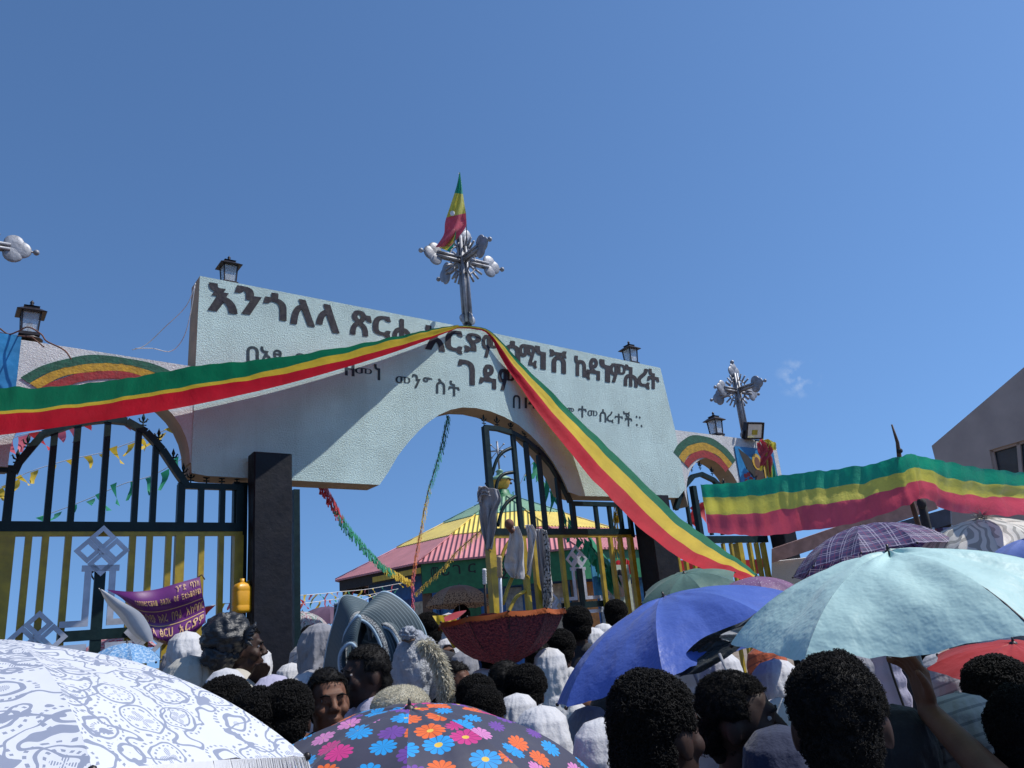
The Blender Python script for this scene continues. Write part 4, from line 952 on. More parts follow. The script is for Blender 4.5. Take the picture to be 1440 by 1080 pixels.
# jerrycan
jc = thing('jerrycan', 'yellow plastic jerrycan hanging on the left gate leaf beside the black pillar', 'jerrycan', P(340, 860, 6.45))
jm = paint('yellow_orange_plastic', (.62, .30, .01), .35, .1, 8, bump=.1)
c = P(340, 840, 6.45); mb = MB(); rr = Matrix.Rotation(DZ + .3, 3, 'Z')
prof = [(-.118, .0), (-.118, .86), (-.112, .98), (-.03, 1.0), (.0, .985), (.07, 1.0), (.08, .98), (.10, .8), (.112, .5), (.118, .34)]
def ring(z, k): return [c + rr @ Vector((math.copysign(abs(math.cos(a)) ** .45, math.cos(a)) * .072 * k, math.copysign(abs(math.sin(a)) ** .45, math.sin(a)) * .05 * k, z)) for a in [2 * math.pi * i / 24 for i in range(24)]]
vs = []
for z, k in ((-.125, .6), (-.12, .95), (-.10, 1), (-.07, 1), (-.066, .965), (-.06, 1), (.045, 1), (.05, .965), (.055, 1), (.08, .97), (.105, .75), (.115, .45), (.12, .3)): vs += ring(z, k)
mb.add(vs, [(i * 24 + k, i * 24 + (k + 1) % 24, (i + 1) * 24 + (k + 1) % 24, (i + 1) * 24 + k) for i in range(12) for k in range(24)] + [tuple(range(24))[::-1], tuple(range(12 * 24, 13 * 24))], 0, True)
mb.build('body', jm, jc)
mb = MB(); mb.lathe([(.02, .115), (.02, .15), (0, .152)], c, 12); mb.build('cap', jm, jc)
mb = MB(); mb.tube([c + rr @ Vector((.03, 0, .11)), c + rr @ Vector((.06, 0, .13)), c + rr @ Vector((.066, 0, .09))], .011, 6); mb.build('handle', jm, jc)
mb = MB(); mb.tube([c + Vector((0, 0, .14)), c + Vector((-.03, .05, .15)), c + Vector((-.06, .1, .13))], .006, 5); mb.build('tie_string', M['rust'], jc)
# ------------------------------------------------------------------ umbrellas
def uv_cloth(name, fn, rough=.6, trans=.3, crease=(7, .35)):
    n = NT(name); col = fn(n)
    b = n.bump(n.noise(crease[0], 4, .55), crease[1], .03); n.bump(n.noise(600, 2), .15, .001, b)
    return n.fin(col, rough, trans=trans, sheen=.1, spec=.3)
def plain(c, k=.1): return lambda n: n.mix(n.ramp(n.noise(6, 4), .35, .7), vary(c, 1 - k), vary(c, 1 + k))
def lace(n):
    u = n.scale(n.uv(), (11.5, 11.5, 1)); w = n.n('TexNoise', i_Scale=1.3); n.l(u, w.inputs['Vector'])
    va = n.n('VectorMath', operation='MULTIPLY_ADD'); n.l(w.outputs[1], va.inputs[0]); va.inputs[1].default_value = (.5, .5, 0); n.l(u, va.inputs[2])
    vo = n.n('TexVoronoi', feature='F1', i_Randomness=.35); vo.inputs['Scale'].default_value = 1; n.l(va.outputs[0], vo.inputs['Vector'])
    d = vo.outputs['Distance']
    def band(c, w_): return n.math('LESS_THAN', n.math('ABSOLUTE', n.math('SUBTRACT', d, c)), w_)
    sep = n.n('SeparateXYZ'); sub = n.n('VectorMath', operation='SUBTRACT'); n.l(va.outputs[0], sub.inputs[0]); n.l(vo.outputs['Position'], sub.inputs[1]); n.l(sub.outputs[0], sep.inputs[0])
    ang = n.math('ARCTAN2', sep.outputs[1], sep.outputs[0])
    pet = n.math('ABSOLUTE', n.math('COSINE', n.math('MULTIPLY', ang, 2.0)))
    flower = n.math('LESS_THAN', d, n.math('MULTIPLY', pet, .24)); fin_ = n.n('TexWave', i_Scale=9.0); n.l(u, fin_.inputs['Vector']); stripe = n.math('GREATER_THAN', fin_.outputs[1], .45)
    dots = n.math('MULTIPLY', band(.50, .022), n.math('GREATER_THAN', n.math('SINE', n.math('MULTIPLY', ang, 22)), .1))
    dots2 = n.math('MULTIPLY', band(.30, .02), n.math('GREATER_THAN', n.math('SINE', n.math('MULTIPLY', ang, 16)), .1))
    m_ = n.math('MAXIMUM', n.math('MAXIMUM', band(.39, .022), dots), n.math('MAXIMUM', dots2, n.math('MULTIPLY', flower, stripe)))
    vn = n.noise(9, 2, .5, n.uv()); vine = n.math('LESS_THAN', n.math('ABSOLUTE', n.math('SUBTRACT', vn, .5)), .012); vine2 = n.math('LESS_THAN', n.math('ABSOLUTE', n.math('SUBTRACT', vn, .6)), .010); m_ = n.math('MAXIMUM', m_, n.math('MAXIMUM', vine, vine2))
    return n.mix(n.math('MULTIPLY', m_, .9), (.78, .80, .85), (.26, .30, .42))
def daisies(n):
    u = n.scale(n.uv(), (13.5, 13.5, 1)); vo = n.n('TexVoronoi', feature='F1', i_Randomness=.34); vo.inputs['Scale'].default_value = 1; n.l(u, vo.inputs['Vector'])
    sub = n.n('VectorMath', operation='SUBTRACT'); n.l(u, sub.inputs[0]); n.l(vo.outputs['Position'], sub.inputs[1]); sep = n.n('SeparateXYZ'); n.l(sub.outputs[0], sep.inputs[0])
    ang = n.math('ARCTAN2', sep.outputs[1], sep.outputs[0]); d = vo.outputs['Distance']
    c5 = n.math('ABSOLUTE', n.math('COSINE', n.math('MULTIPLY', ang, 5.5)))
    rad = n.math('ADD', .33, n.math('MULTIPLY', n.math('POWER', c5, .6), .13))
    pet = n.math('LESS_THAN', d, rad); seam = n.math('MULTIPLY', n.math('LESS_THAN', c5, .2), n.math('LESS_THAN', d, .36)); cen = n.math('LESS_THAN', d, .115)
    sc = n.n('SeparateColor'); n.l(vo.outputs['Color'], sc.inputs[0]); r = n.n('ValToRGB'); r.color_ramp.interpolation = 'CONSTANT'; e = r.color_ramp.elements
    cs = [(.75, .14, .03), (.02, .30, .68), (.55, .04, .22), (.62, .22, .48), (.16, .06, .32), (.02, .30, .68), (.75, .14, .03)]
    e[0].color = (*cs[0], 1); e[0].position = 0; e[1].position = .16; e[1].color = (*cs[1], 1)
    for i in range(2, 7):
        x = e.new(i / 6.2); x.color = (*cs[i], 1)
    n.l(sc.outputs[0], r.inputs[0])
    col = n.mix(pet, (.055, .055, .085), r.outputs[0]); col = n.mix(n.math('MULTIPLY', seam, .7), col, (.05, .02, .05)); return n.mix(cen, col, (.75, .50, .08))
def plaid(n):
    sep = n.n('SeparateXYZ'); n.l(n.uv(), sep.inputs[0])
    def st(x, f, w, o=0): return n.math('LESS_THAN', n.math('FRACT', n.math('ADD', n.math('MULTIPLY', x, f), o)), w)
    a, b = sep.outputs[0], sep.outputs[1]; base = (.035, .03, .11)
    col = n.mix(n.math('MULTIPLY', st(a, 12, .45), .5), base, (.11, .08, .22)); col = n.mix(n.math('MULTIPLY', st(b, 12, .45), .5), col, (.11, .08, .22))
    for x in (a, b):
        for f, w, o, c in ((12, .07, .1, (.5, .45, .6)), (12, .06, .3, (.5, .45, .6)), (12, .05, .72, (.28, .05, .13))): col = n.mix(n.math('MULTIPLY', st(x, f, w, o), .75), col, c)
    return col
def leopard(n):
    sep = n.n('SeparateXYZ'); n.l(n.uv(), sep.inputs[0]); v = sep.outputs[1]
    sp = n.ramp(n.noise(60, 2, .5, n.uv()), .52, .56); f = n.ramp(v, .22, .34)
    return n.mix(n.math('MULTIPLY', f, sp), n.mix(f, (.34, .16, .09), (.52, .30, .16)), (.10, .04, .02))
def swirl(n):
    w = n.n('TexWave', i_Scale=5.5); w.inputs['Distortion'].default_value = 14; w.inputs['Detail'].default_value = 1; n.l(n.uv(), w.inputs['Vector'])
    return n.mix(n.math('MULTIPLY', n.ramp(w.outputs[1], .62, .68), .65), (.78, .75, .67), (.2, .2, .18))
def scribble(n):
    w = n.n('TexWave', i_Scale=9); w.inputs['Distortion'].default_value = 18; n.l(n.uv(), w.inputs['Vector'])
    c = n.mix(n.ramp(n.noise(9, 2, .5, n.uv()), .45, .55), (.06, .2, .15), (.3, .05, .1)); return n.mix(n.math('MULTIPLY', n.ramp(w.outputs[1], .6, .7), .8), (.5, .5, .5), c)
def sparkle(c):
    return lambda n: n.mix(n.math('MULTIPLY', n.ramp(n.noise(90, 1, .5, n.uv()), .66, .69), .7), plain(c)(n), (.75, .7, .8))
def rosette(n):
    a = n.noise(75, 4, .7, n.uv()); n_ = n.ramp(a, .42, .62, (.055, .008, .022), (.28, .05, .055)); return n_
UMB = 'umbrellas held up over the crowd'
def umbrella(label, apex, t, Rr, H, tilt=(0, 0), n=8, ph=0, mt=None, under=None, fringe=None, shaft=.75, flip=False, ripple=.006, droop=.6, hand=None, name='umbrella', fmat=None, sag=.035):
    """tilt: (to the image right, towards the camera) as tangents of the axis"""
    a = P(*apex, t); ez = Vector((0, 0, 1)); tc_ = (CAM - a); tc_.z = 0; tc_.normalize(); rr = Vector((-tc_.y, tc_.x, 0))
    if rr.dot(right) < 0: rr = -rr
    ax = (ez * (-1 if flip else 1) + rr * tilt[0] + tc_ * tilt[1]).normalized()
    e1 = (rr - ax * rr.dot(ax)).normalized(); e2 = ax.cross(e1)
    o = thing(name, label, 'umbrella', a, 0, UMB)
    am = math.acos(max(-.2, 1 - H / Rr * .9)); am = min(am, 1.45)
    def rib(ang, v):
        th = v * am; r = Rr * math.sin(th) / math.sin(am); h = -H * (1 - math.cos(th)) / (1 - math.cos(am))
        h -= droop * H * .18 * v ** 3
        return (e1 * math.cos(ang) + e2 * math.sin(ang)) * r + ax * h
    L = math.hypot(Rr, H) * 1.05
    for k in range(n):
        a0 = ph + 2 * math.pi * k / n; a1 = a0 + 2 * math.pi / n; am_ = (a0 + a1) / 2; sd = k * 7.3 + apex[0]
        def f(u, v):
            c = 1 - (2 * u - 1) ** 2; vv = v * (1 - .045 * c * v)
            p = rib(a0, vv).lerp(rib(a1, vv), u); rad = (e1 * math.cos(am_) + e2 * math.sin(am_))
            p = p - ax * c * sag * Rr * v ** 2 * (1 - .4 * v) * 2
            w = noise.noise(Vector((u * 3.2, v * 3.5, sd))) * c + .6 * noise.noise(Vector((u * 14, v * 2.5, sd))) * c * v * v
            fold = math.sin((u - .5) * 26 + sd) * math.exp(-min(u, 1 - u) * 10) * v * .5
            return a + p + (ax * .8 + rad * .3) * (w + fold * .5) * ripple * 2.2
        mb = MB(); nu, nv = (14, 18) if Rr / t > .1 else (8, 9)
        mb.grid(f, nu, nv)
        for i in list(mb.uvs):
            u, v = mb.uvs[i]; mb.uvs[i] = ((u - .5) * 2 * Rr * math.sin(math.pi / n) * v + k * 1.37, v * L)
        mb.build('canopy_panel', mt, o)
        mb = MB(); mb.tube([a + rib(a0, v / 10) - ax * .006 for v in range(11)], .0028, 5); tip = a + rib(a0, 1); mb.ball(tip, .007, 6, 4); mb.build('rib', M['lantern'], o)
    mb = MB(); end = a - ax * shaft; mb.tube([a + ax * .022, a + ax * .0], [.003, .006], 8); mb.lathe([(.016, -.006), (.012, .004), (.005, .008)], a, 10, rot=Matrix((e1, e2, ax)).transposed()); mb.build('ferrule', M['lantern'], o)
    mb = MB(); mb.tube([a - ax * .01, end], .006, 7); mb.build('shaft', M['chrome'], o)
    mb = MB(); mb.tube([end, end - ax * .12], .014, 8); mb.build('handle', M['lantern'], o)
    if fringe:
        mb = MB(); cnt = fringe[1]
        for i in range(cnt):
            ang = ph + 2 * math.pi * i / cnt + rnd.uniform(-.01, .01); k = (ang - ph) / (2 * math.pi / n); fr = k - int(k); k = int(k)
            a0 = ph + 2 * math.pi * k / n; vv = 1 - .045 * (1 - (2 * fr - 1) ** 2)
            p = a + rib(a0, vv).lerp(rib(a0 + 2 * math.pi / n, vv), fr) - ax * (1 - (2 * fr - 1) ** 2) * sag * Rr * 1.2
            tng = (-e1 * math.sin(ang) + e2 * math.cos(ang)); dn = (Vector((0, 0, -1)) + (p - a).normalized() * .35 + tng * rnd.uniform(-.25, .25)).normalized() * fringe[0] * rnd.uniform(.7, 1.1)
            w = tng * .0022 * (fringe[2] if len(fringe) > 2 else 1)
            mb.add([p - w, p + w, p + dn * .5 + w + tng * rnd.uniform(-.004, .004), p + dn + w * .3, p + dn - w * .3, p + dn * .5 - w], [(0, 1, 2, 5), (5, 2, 3, 4)])
        tag(mb.build('fringe', fmat or mt, o), kind='stuff')
    return o, end
LACE = uv_cloth('white_lace_cloth', lace, .55, .3, (5, .25))
umbrella('large white umbrella with grey lace pattern and fringe at the lower left', (-28, 902), 1.33, .57, .158, (.13, -.03), 8, .26, LACE, fringe=(.05, 3000), fmat=cloth('white_fringe', (.8, .8, .82), .7, .3), ripple=.007, sag=.02)
umbrella('dark umbrella printed with multicoloured daisies at the bottom centre', (576, 996), 1.9, .47, .19, (.02, .12), 8, .75, uv_cloth('daisy_print', daisies, .5, .12, (5, .2)), ripple=.004, sag=.02)
umbrella('shiny blue umbrella tilted to the left in front of the right pillar', (934, 840), 2.9, .53, .205, (-.25, .0), 8, .61, uv_cloth('blue_nylon', plain((.07, .13, .46), .08), .42, .22, (9, .4)), ripple=.007)
umbrella('pale mint green umbrella spread wide at the right', (1250, 777), 2.1, .47, .165, (-.05, .11), 6, .0, uv_cloth('mint_nylon', plain((.50, .73, .70), .06), .5, .25, (8, .5)), ripple=.011)
umbrella('purple and navy plaid umbrella below the shiny banner', (1212, 741), 5.0, .50, .21, (-.10, -.10), 10, .2, uv_cloth('plaid_cloth', plaid, .6, .35), ripple=.006)
umbrella('cream fringed umbrella with dark swirls at the right edge', (1382, 729), 4.7, .46, .22, (.03, .1), 12, .1, uv_cloth('cream_swirl_cloth', swirl, .5, .3), fringe=(.04, 900, 1.5), ripple=.005)
mb = MB(); c = P(1382, 727, 4.7)
for i in range(240):
    a_ = rnd.uniform(0, 6.28); d_ = Vector((math.cos(a_), math.sin(a_), rnd.uniform(.0, .9))).normalized(); s_ = d_ * .02; e_ = d_ * rnd.uniform(.06, .13) + Vector((0, 0, -.02)); w_ = d_.cross(Vector((0, 0, 1))).normalized() * .003
    mb.add([c + s_ - w_, c + s_ + w_, c + e_], [(0, 1, 2)])
tag(mb.build('top_tassel', cloth('cream_tassel', (.62, .58, .5), .7, .2), [o for o in bpy.data.objects if o.get('label', '').startswith('cream fringed')][0]), kind='stuff')
umbrella('sage green umbrella tilted left between the dark pillar and the ribbon end', (962, 806), 5.9, .38, .10, (-.15, .28), 8, .3, uv_cloth('sage_nylon', plain((.10, .19, .16), .12), .5, .25), ripple=.004)
umbrella('mauve umbrella with pale dotted rim behind the blue umbrella', (1064, 811), 5.2, .33, .14, (.05, .1), 8, .1, uv_cloth('mauve_nylon', sparkle((.24, .12, .25)), .55, .3), ripple=.004)
umbrella('brown umbrella with leopard print rim seen through the open gate', (645, 823), 9.0, .40, .21, (.03, -.05), 8, .3, uv_cloth('leopard_cloth', leopard, .6, .3), ripple=.004)
umbrella('maroon textured umbrella turned upside down with an orange ruffled rim', (712, 932), 4.6, .385, .235, (.03, .05), 10, .2, uv_cloth('maroon_rosette_cloth', rosette, .8, .1, (70, 1.0)), flip=True, shaft=.12, fringe=(.03, 1500, 2.6), fmat=cloth('orange_ruffle', (.42, .09, .01), .8, .3), ripple=.010)
umbrella('red umbrella half hidden under the mint umbrella at the right edge', (1425, 905), 2.7, .29, .06, (.05, .15), 8, .25, uv_cloth('red_nylon', plain((.55, .05, .045), .1), .45, .4), ripple=.003, shaft=.5)
umbrella('light blue lace umbrella behind the white lace umbrella', (178, 905), 4.6, .20, .09, (.06, .1), 8, .2, uv_cloth('light_blue_lace', lambda n: n.mix(n.ramp(n.noise(70, 3, .6, n.uv()), .45, .6), (.12, .32, .62), (.45, .62, .8)), .6, .3), shaft=.4)
umbrella('white umbrella with coloured scribbles beside the black pillar', (425, 860), 8.6, .34, .17, (.12, .1), 8, .2, uv_cloth('scribble_print', scribble, .6, .3), ripple=.004)
umbrella('dull purple umbrella behind the rolled mattress', (462, 853), 9.2, .36, .17, (.1, .05), 8, .1, uv_cloth('dull_purple_nylon', plain((.14, .08, .14)), .6, .3), ripple=.004)
umbrella('small mauve umbrella right of the rolled mattress', (590, 871), 8.4, .28, .10, (0, 0), 8, .1, uv_cloth('small_mauve_nylon', plain((.26, .16, .22)), .6, .3))
umbrella('periwinkle blue umbrella corner at the right edge behind the mint one', (1447, 757), 4.0, .24, .10, (0, .1), 8, .1, uv_cloth('periwinkle_nylon', plain((.18, .26, .62)), .5, .3))
umbrella('tiny pink patterned umbrella behind the left gate leaf', (170, 893), 7.5, .34, .12, (0, 0), 8, .2, uv_cloth('pink_pattern_cloth', lambda n: n.mix(n.ramp(n.noise(40, 3, .6, n.uv()), .45, .55), (.55, .05, .10), (.6, .5, .5)), .6, .3))
# collapsed black umbrella with silver tip between the blue and mint ones
cu = thing('collapsed_umbrella', 'collapsed black umbrella with a silver tip between the blue and mint umbrellas', 'umbrella', P(1000, 920, 2.45), 0, None)
bl = uv_cloth('black_nylon', plain((.016, .02, .022), .3), .35, .05, (14, .8))
va = [P(x, y, 2.42) for x, y in ((1062, 862), (1030, 880), (990, 895), (965, 918), (952, 948))]; vb_ = [P(x, y, 2.36) for x, y in ((1066, 880), (1046, 905), (1018, 925), (985, 945), (956, 952))]
mb = MB(); mb.grid(lambda u, v: spline(va, v).lerp(spline(vb_, v), u) + Vector((0, -.02, 0)) * math.sin(u * 6 + v * 4) + Vector((0, -.012, .006)) * noise.noise(Vector((u * 9, v * 5, 2))), 24, 40); mb.build('folded_canopy', bl, cu)
gy = uv_cloth('grey_nylon', plain((.28, .28, .28), .2), .5, .1, (14, .6))
va2 = [P(x, y, 2.34) for x, y in ((1058, 874), (1035, 884), (1012, 893))]; vb2 = [P(x, y, 2.33) for x, y in ((1052, 893), (1034, 902), (1014, 900))]
mb = MB(); mb.grid(lambda u, v: spline(va2, v).lerp(spline(vb2, v), u) + Vector((0, -.015, 0)) * math.sin(u * 9 + v * 7), 10, 16); mb.build('lining', gy, cu)
mb = MB(); mb.tube([P(1012, 920, 2.3), P(1035, 973, 2.15)], [.005, .003], 6); mb.build('tip', M['chrome'], cu)
# ------------------------------------------------------------------ people
def remesh(mb, voxel, smooth=2, name='body'):
    o = mb.build(name, M['dark'], None, world=False)
    md = o.modifiers.new('r', 'REMESH'); md.mode = 'VOXEL'; md.voxel_size = voxel; md.use_smooth_shade = True
    if smooth: sm = o.modifiers.new('s', 'SMOOTH'); sm.iterations = smooth; sm.factor = .5
    dg = bpy.context.evaluated_depsgraph_get(); dg.update()
    me = bpy.data.meshes.new_from_object(o.evaluated_get(dg)); bpy.data.objects.remove(o); me.name = name
    me.materials.clear(); return me
def head_prims(mb):
    mb.ball((0, .012, 1.605), (.075, .095, .098), 20, 14); mb.ball((0, -.022, 1.535), (.056, .068, .066), 16, 12); mb.ball((0, -.072, 1.487), .02, 10, 8)
    mb.limb((-.03, -.078, 1.621), .015, (.03, -.078, 1.621), .015); mb.ball((0, -.045, 1.642), (.052, .034, .036), 14, 10)
    mb.limb((0, -.084, 1.612), .009, (0, -.108, 1.574), .013, 10)
    for s in (-1, 1):
        mb.ball((s * .014, -.098, 1.568), .011, 8, 6); mb.ball((s * .04, -.058, 1.568), (.026, .027, .026), 12, 8)
        mb.ball((s * .079, .015, 1.578), (.010, .021, .033), 10, 8); mb.ball((s * .03, -.079, 1.598), (.016, .010, .007), 10, 6)
    mb.ball((0, -.086, 1.539), (.026, .014, .0075), 12, 6); mb.ball((0, -.084, 1.525), (.023, .014, .009), 12, 6)
    mb.limb((0, .012, 1.52), .055, (0, .02, 1.40), .06)
def hand_prims(mb, w, dirv, palmn, thumb, curl=.5, s=1.0):
    """w wrist point, dirv along the hand, palmn normal of the palm, thumb side vector"""
    d = dirv.normalized(); pn = palmn.normalized(); sd = thumb.normalized()
    for k in range(4):
        b = w + d * .085 * s + sd * (.030 - .020 * k) * s; mb.limb(w + sd * (.016 - .011 * k) * s, .016 * s, b, .0125 * s, 8)
        L = (.042, .047, .044, .034)[k] * s; p = b; dd = d.copy()
        for j in range(3):
            dd = (dd + pn * curl * (.5 + .5 * j)).normalized(); q = p + dd * L * (1, .66, .5)[j]; mb.limb(p, .0095 * s, q, (.0088, .008, .007)[j] * s, 8); p = q
    p = w + sd * .026 * s + d * .025 * s; dd = (sd * .8 + d * .7 + pn * .3).normalized()
    for j in range(3):
        q = p + dd * (.035, .030, .024)[j] * s; mb.limb(p, (.014, .011, .0095)[j] * s, q, (.011, .0095, .008)[j] * s, 8); p = q; dd = (dd + d * .35 + pn * curl * .3).normalized()
def arm_prims(mb, s, elbow, wrist, grow=0):
    sh = Vector((s * .175, .015, 1.375)); mb.limb((s * .1, .02, 1.39), .06 + grow, sh, .056 + grow); mb.limb(sh, .052 + grow, elbow, .04 + grow)
    mb.limb(elbow, .038 + grow, wrist, .025 + grow)
def torso_prims(mb, g=0):
    mb.ball((0, .01, 1.27), (.16 + g, .105 + g, .16 + g), 20, 14); mb.limb((-.11, .01, 1.375), .058 + g, (.11, .01, 1.375), .058 + g)
    for s in (-1, 1): mb.limb((s * .02, .022, 1.44), .045 + g, (s * .12, .015, 1.39), .045 + g)
    mb.ball((0, .005, 1.08), (.135 + g, .095 + g, .17), 18, 12); mb.ball((0, .01, .93), (.16 + g, .11 + g, .12), 18, 12)
def body_mesh(arms, voxel=.007, hands=True):
    mb = MB(); head_prims(mb); torso_prims(mb)
    for s, (el, wr, hd) in zip((-1, 1), arms):
        el, wr = Vector(el), Vector(wr); arm_prims(mb, s, el, wr)
        d = (Vector(hd[0])).normalized(); hand_prims(mb, wr, d, Vector(hd[1]), Vector(hd[2]), hd[3])
    for s in (-1, 1):
        mb.limb((s * .085, .01, .9), .085, (s * .1, .0, .5), .055); mb.limb((s * .1, .0, .5), .052, (s * .105, .03, .09), .034); mb.limb((s * .105, .03, .045), .034, (s * .12, -.13, .03), .03)
    return remesh(mb, voxel, 1)
def rest(s): return ((s * .23, .04, 1.10), (s * .245, -.02, .86), ((s * .02, -.1, -1), (-s, -.3, 0), (0, -1, 0), .25))
def up_(s, lean=0): return ((s * .27, -.10, 1.22), (s * .20, -.26, 1.42), ((-s * .1, -.25, 1), (0, -1, -.1), (-s, 0, .1), .8))
BODY = body_mesh((rest(-1), rest(1)), .0075)
BODY_UP = body_mesh((up_(-1), rest(1)), .0075)
def skin(name, c):
    n = NT(name); col = n.mix(n.ramp(n.noise(18, 4), .35, .7), vary(c, .8), vary(c, 1.15)); n.bump(n.noise(160, 3), .15, .002); n.b.inputs['Subsurface Weight'].default_value = .04
    n.b.inputs['Subsurface Scale'].default_value = .01; return n.fin(col, .62, spec=.3)
SK = [skin('brown_skin', (.115, .05, .03)), skin('dark_brown_skin', (.034, .016, .011)), skin('warm_brown_skin', (.15, .068, .04))]
HAIRM = paint('black_hair', (.0045, .0038, .0035), .7, .4, 60, bump=.3, bs=180, spec=.22)
EYE = paint('eye_white', (.32, .28, .26), .4, .05); IRIS = paint('dark_iris', (.01, .006, .004), .15, .05)
def shape_hair(mb, kind):
    if kind == 'crop':      # short hair cap down to the nape, leaving face and ears clear
        mb.ball((0, .014, 1.624), (.082, .102, .096), 24, 16); mb.ball((0, .055, 1.56), (.066, .062, .07), 20, 12)
    elif kind == 'afro':
        mb.ball((0, .028, 1.645), (.098, .112, .095), 24, 16); mb.ball((0, .062, 1.585), (.085, .078, .07), 20, 12)
        for s in (-1, 1): mb.ball((s * .055, .02, 1.63), (.045, .07, .06), 14, 10)
    elif kind == 'curls':
        mb.ball((0, .022, 1.635), (.088, .104, .092), 24, 16); mb.ball((0, .06, 1.565), (.074, .066, .07), 20, 12)
def hair_mesh(kind, curls, r, seed, voxel=.008):
    mb = MB(); shape_hair(mb, kind); me = remesh(mb, voxel, 1, 'hair')
    for v in me.vertices: v.co += v.normal * (.007 * noise.noise(v.co * 22 + Vector((seed, 0, 0))) + .005 * noise.noise(v.co * 60))
    q = random.Random(seed); out = MB(); out.add([v.co for v in me.vertices], [tuple(p.vertices) for p in me.polygons], 0, True)
    # cut the forehead and face clear: clamp vertices that stick out of the face
    for i, v in enumerate(out.v):
        if v.z < 1.605 and abs(v.x) > .045 and v.y < .055: out.v[i] = v = Vector((v.x * .82, v.y, v.z))
        if v.z < 1.53: out.v[i] = v = Vector((v.x * .9, v.y * .86, v.z))
        if v.y < -.03 and v.z < 1.672: out.v[i] = Vector((v.x * .82, max(v.y, -.055) + .03, v.z))
    vs = [(v.co.copy(), v.normal.copy()) for v in me.vertices if not (v.co.y < -.03 and v.co.z < 1.665) and v.co.z > 1.525 and not (v.co.z < 1.605 and abs(v.co.x) > .05 and v.co.y < .05)]
    for _ in range(curls):
        c, n_ = q.choice(vs); c = c + Vector((q.uniform(-1, 1), q.uniform(-1, 1), q.uniform(-1, 1))) * .004 + n_ * r * .4
        t1 = n_.cross(Vector((q.uniform(-1, 1), q.uniform(-1, 1), q.uniform(-1, 1)))).normalized(); t2 = n_.cross(t1).normalized(); a0 = q.uniform(0, 6.28); rr = r * q.uniform(.6, 1.3)
        pts = [c + (t1 * math.cos(a0 + a * 1.25) + n_ * math.sin(a0 + a * 1.25)) * rr + t2 * (a - 2.5) * rr * .3 for a in range(6)]
        out.tube(pts, [rr * .22, rr * .26, rr * .26, rr * .26, rr * .24, rr * .12], 3, cap=False)
    me2 = bpy.data.meshes.new('hair'); me2.from_pydata(out.v, [], out.f); me2.polygons.foreach_set('use_smooth', [True] * len(out.f)); me2.materials.append(HAIRM); me2.update(); bpy.data.meshes.remove(me)
    return me2
HM = {'crop': hair_mesh('crop', 2500, .0028, 1), 'afro': hair_mesh('afro', 9000, .0045, 2), 'curls': hair_mesh('curls', 15000, .0033, 3), 'crop_fine': hair_mesh('crop', 12000, .0022, 4)}
def garment_mesh(kind, arms, voxel=.012):
    mb = MB(); g = .016 if kind != 'gabi' else .035; torso_prims(mb, g)
    for s, (el, wr, hd) in zip((-1, 1), arms):
        el, wr = Vector(el), Vector(wr); q = el.lerp(wr, .85) if kind != 'tee' else None
        if q is None: sh = Vector((s * .175, .015, 1.375)); e_ = sh.lerp(el, .6); mb.limb((s * .1, .02, 1.39), .06 + g, sh, .056 + g); mb.limb(sh, .052 + g, e_, .05 + g)
        else: arm_prims(mb, s, el, q, g + .008)
    if kind in ('gabi', 'shirt'):
        mb.tube([Vector((0, .01, 1.0)), Vector((0, .01, .7)), Vector((0, .01, .25))], [.17, .19, .23], 24)
    else:
        for s in (-1, 1): mb.limb((s * .085, .01, .9), .10, (s * .1, .0, .5), .075); mb.limb((s * .1, .0, .5), .075, (s * .105, .03, .12), .06)
    mb.lathe([(.062, 1.42), (.068, 1.455), (.064, 1.465), (.05, 1.43)], (0, .018, 0), 20)
    me = remesh(mb, voxel, 2, kind)
    for v in me.vertices:
        p = v.co; w = noise.noise(Vector((p.x * 14, p.y * 14, p.z * 7))) * .010 + noise.noise(Vector((p.x * 5, p.y * 5, p.z * 16))) * .007
        v.co = p + v.normal * w
    return me
GAR = {}
def garment(kind, pose):
    k = (kind, pose)
    if k not in GAR: GAR[k] = garment_mesh(kind, (rest(-1) if pose == 'rest' else up_(-1), rest(1)))
    return GAR[k]
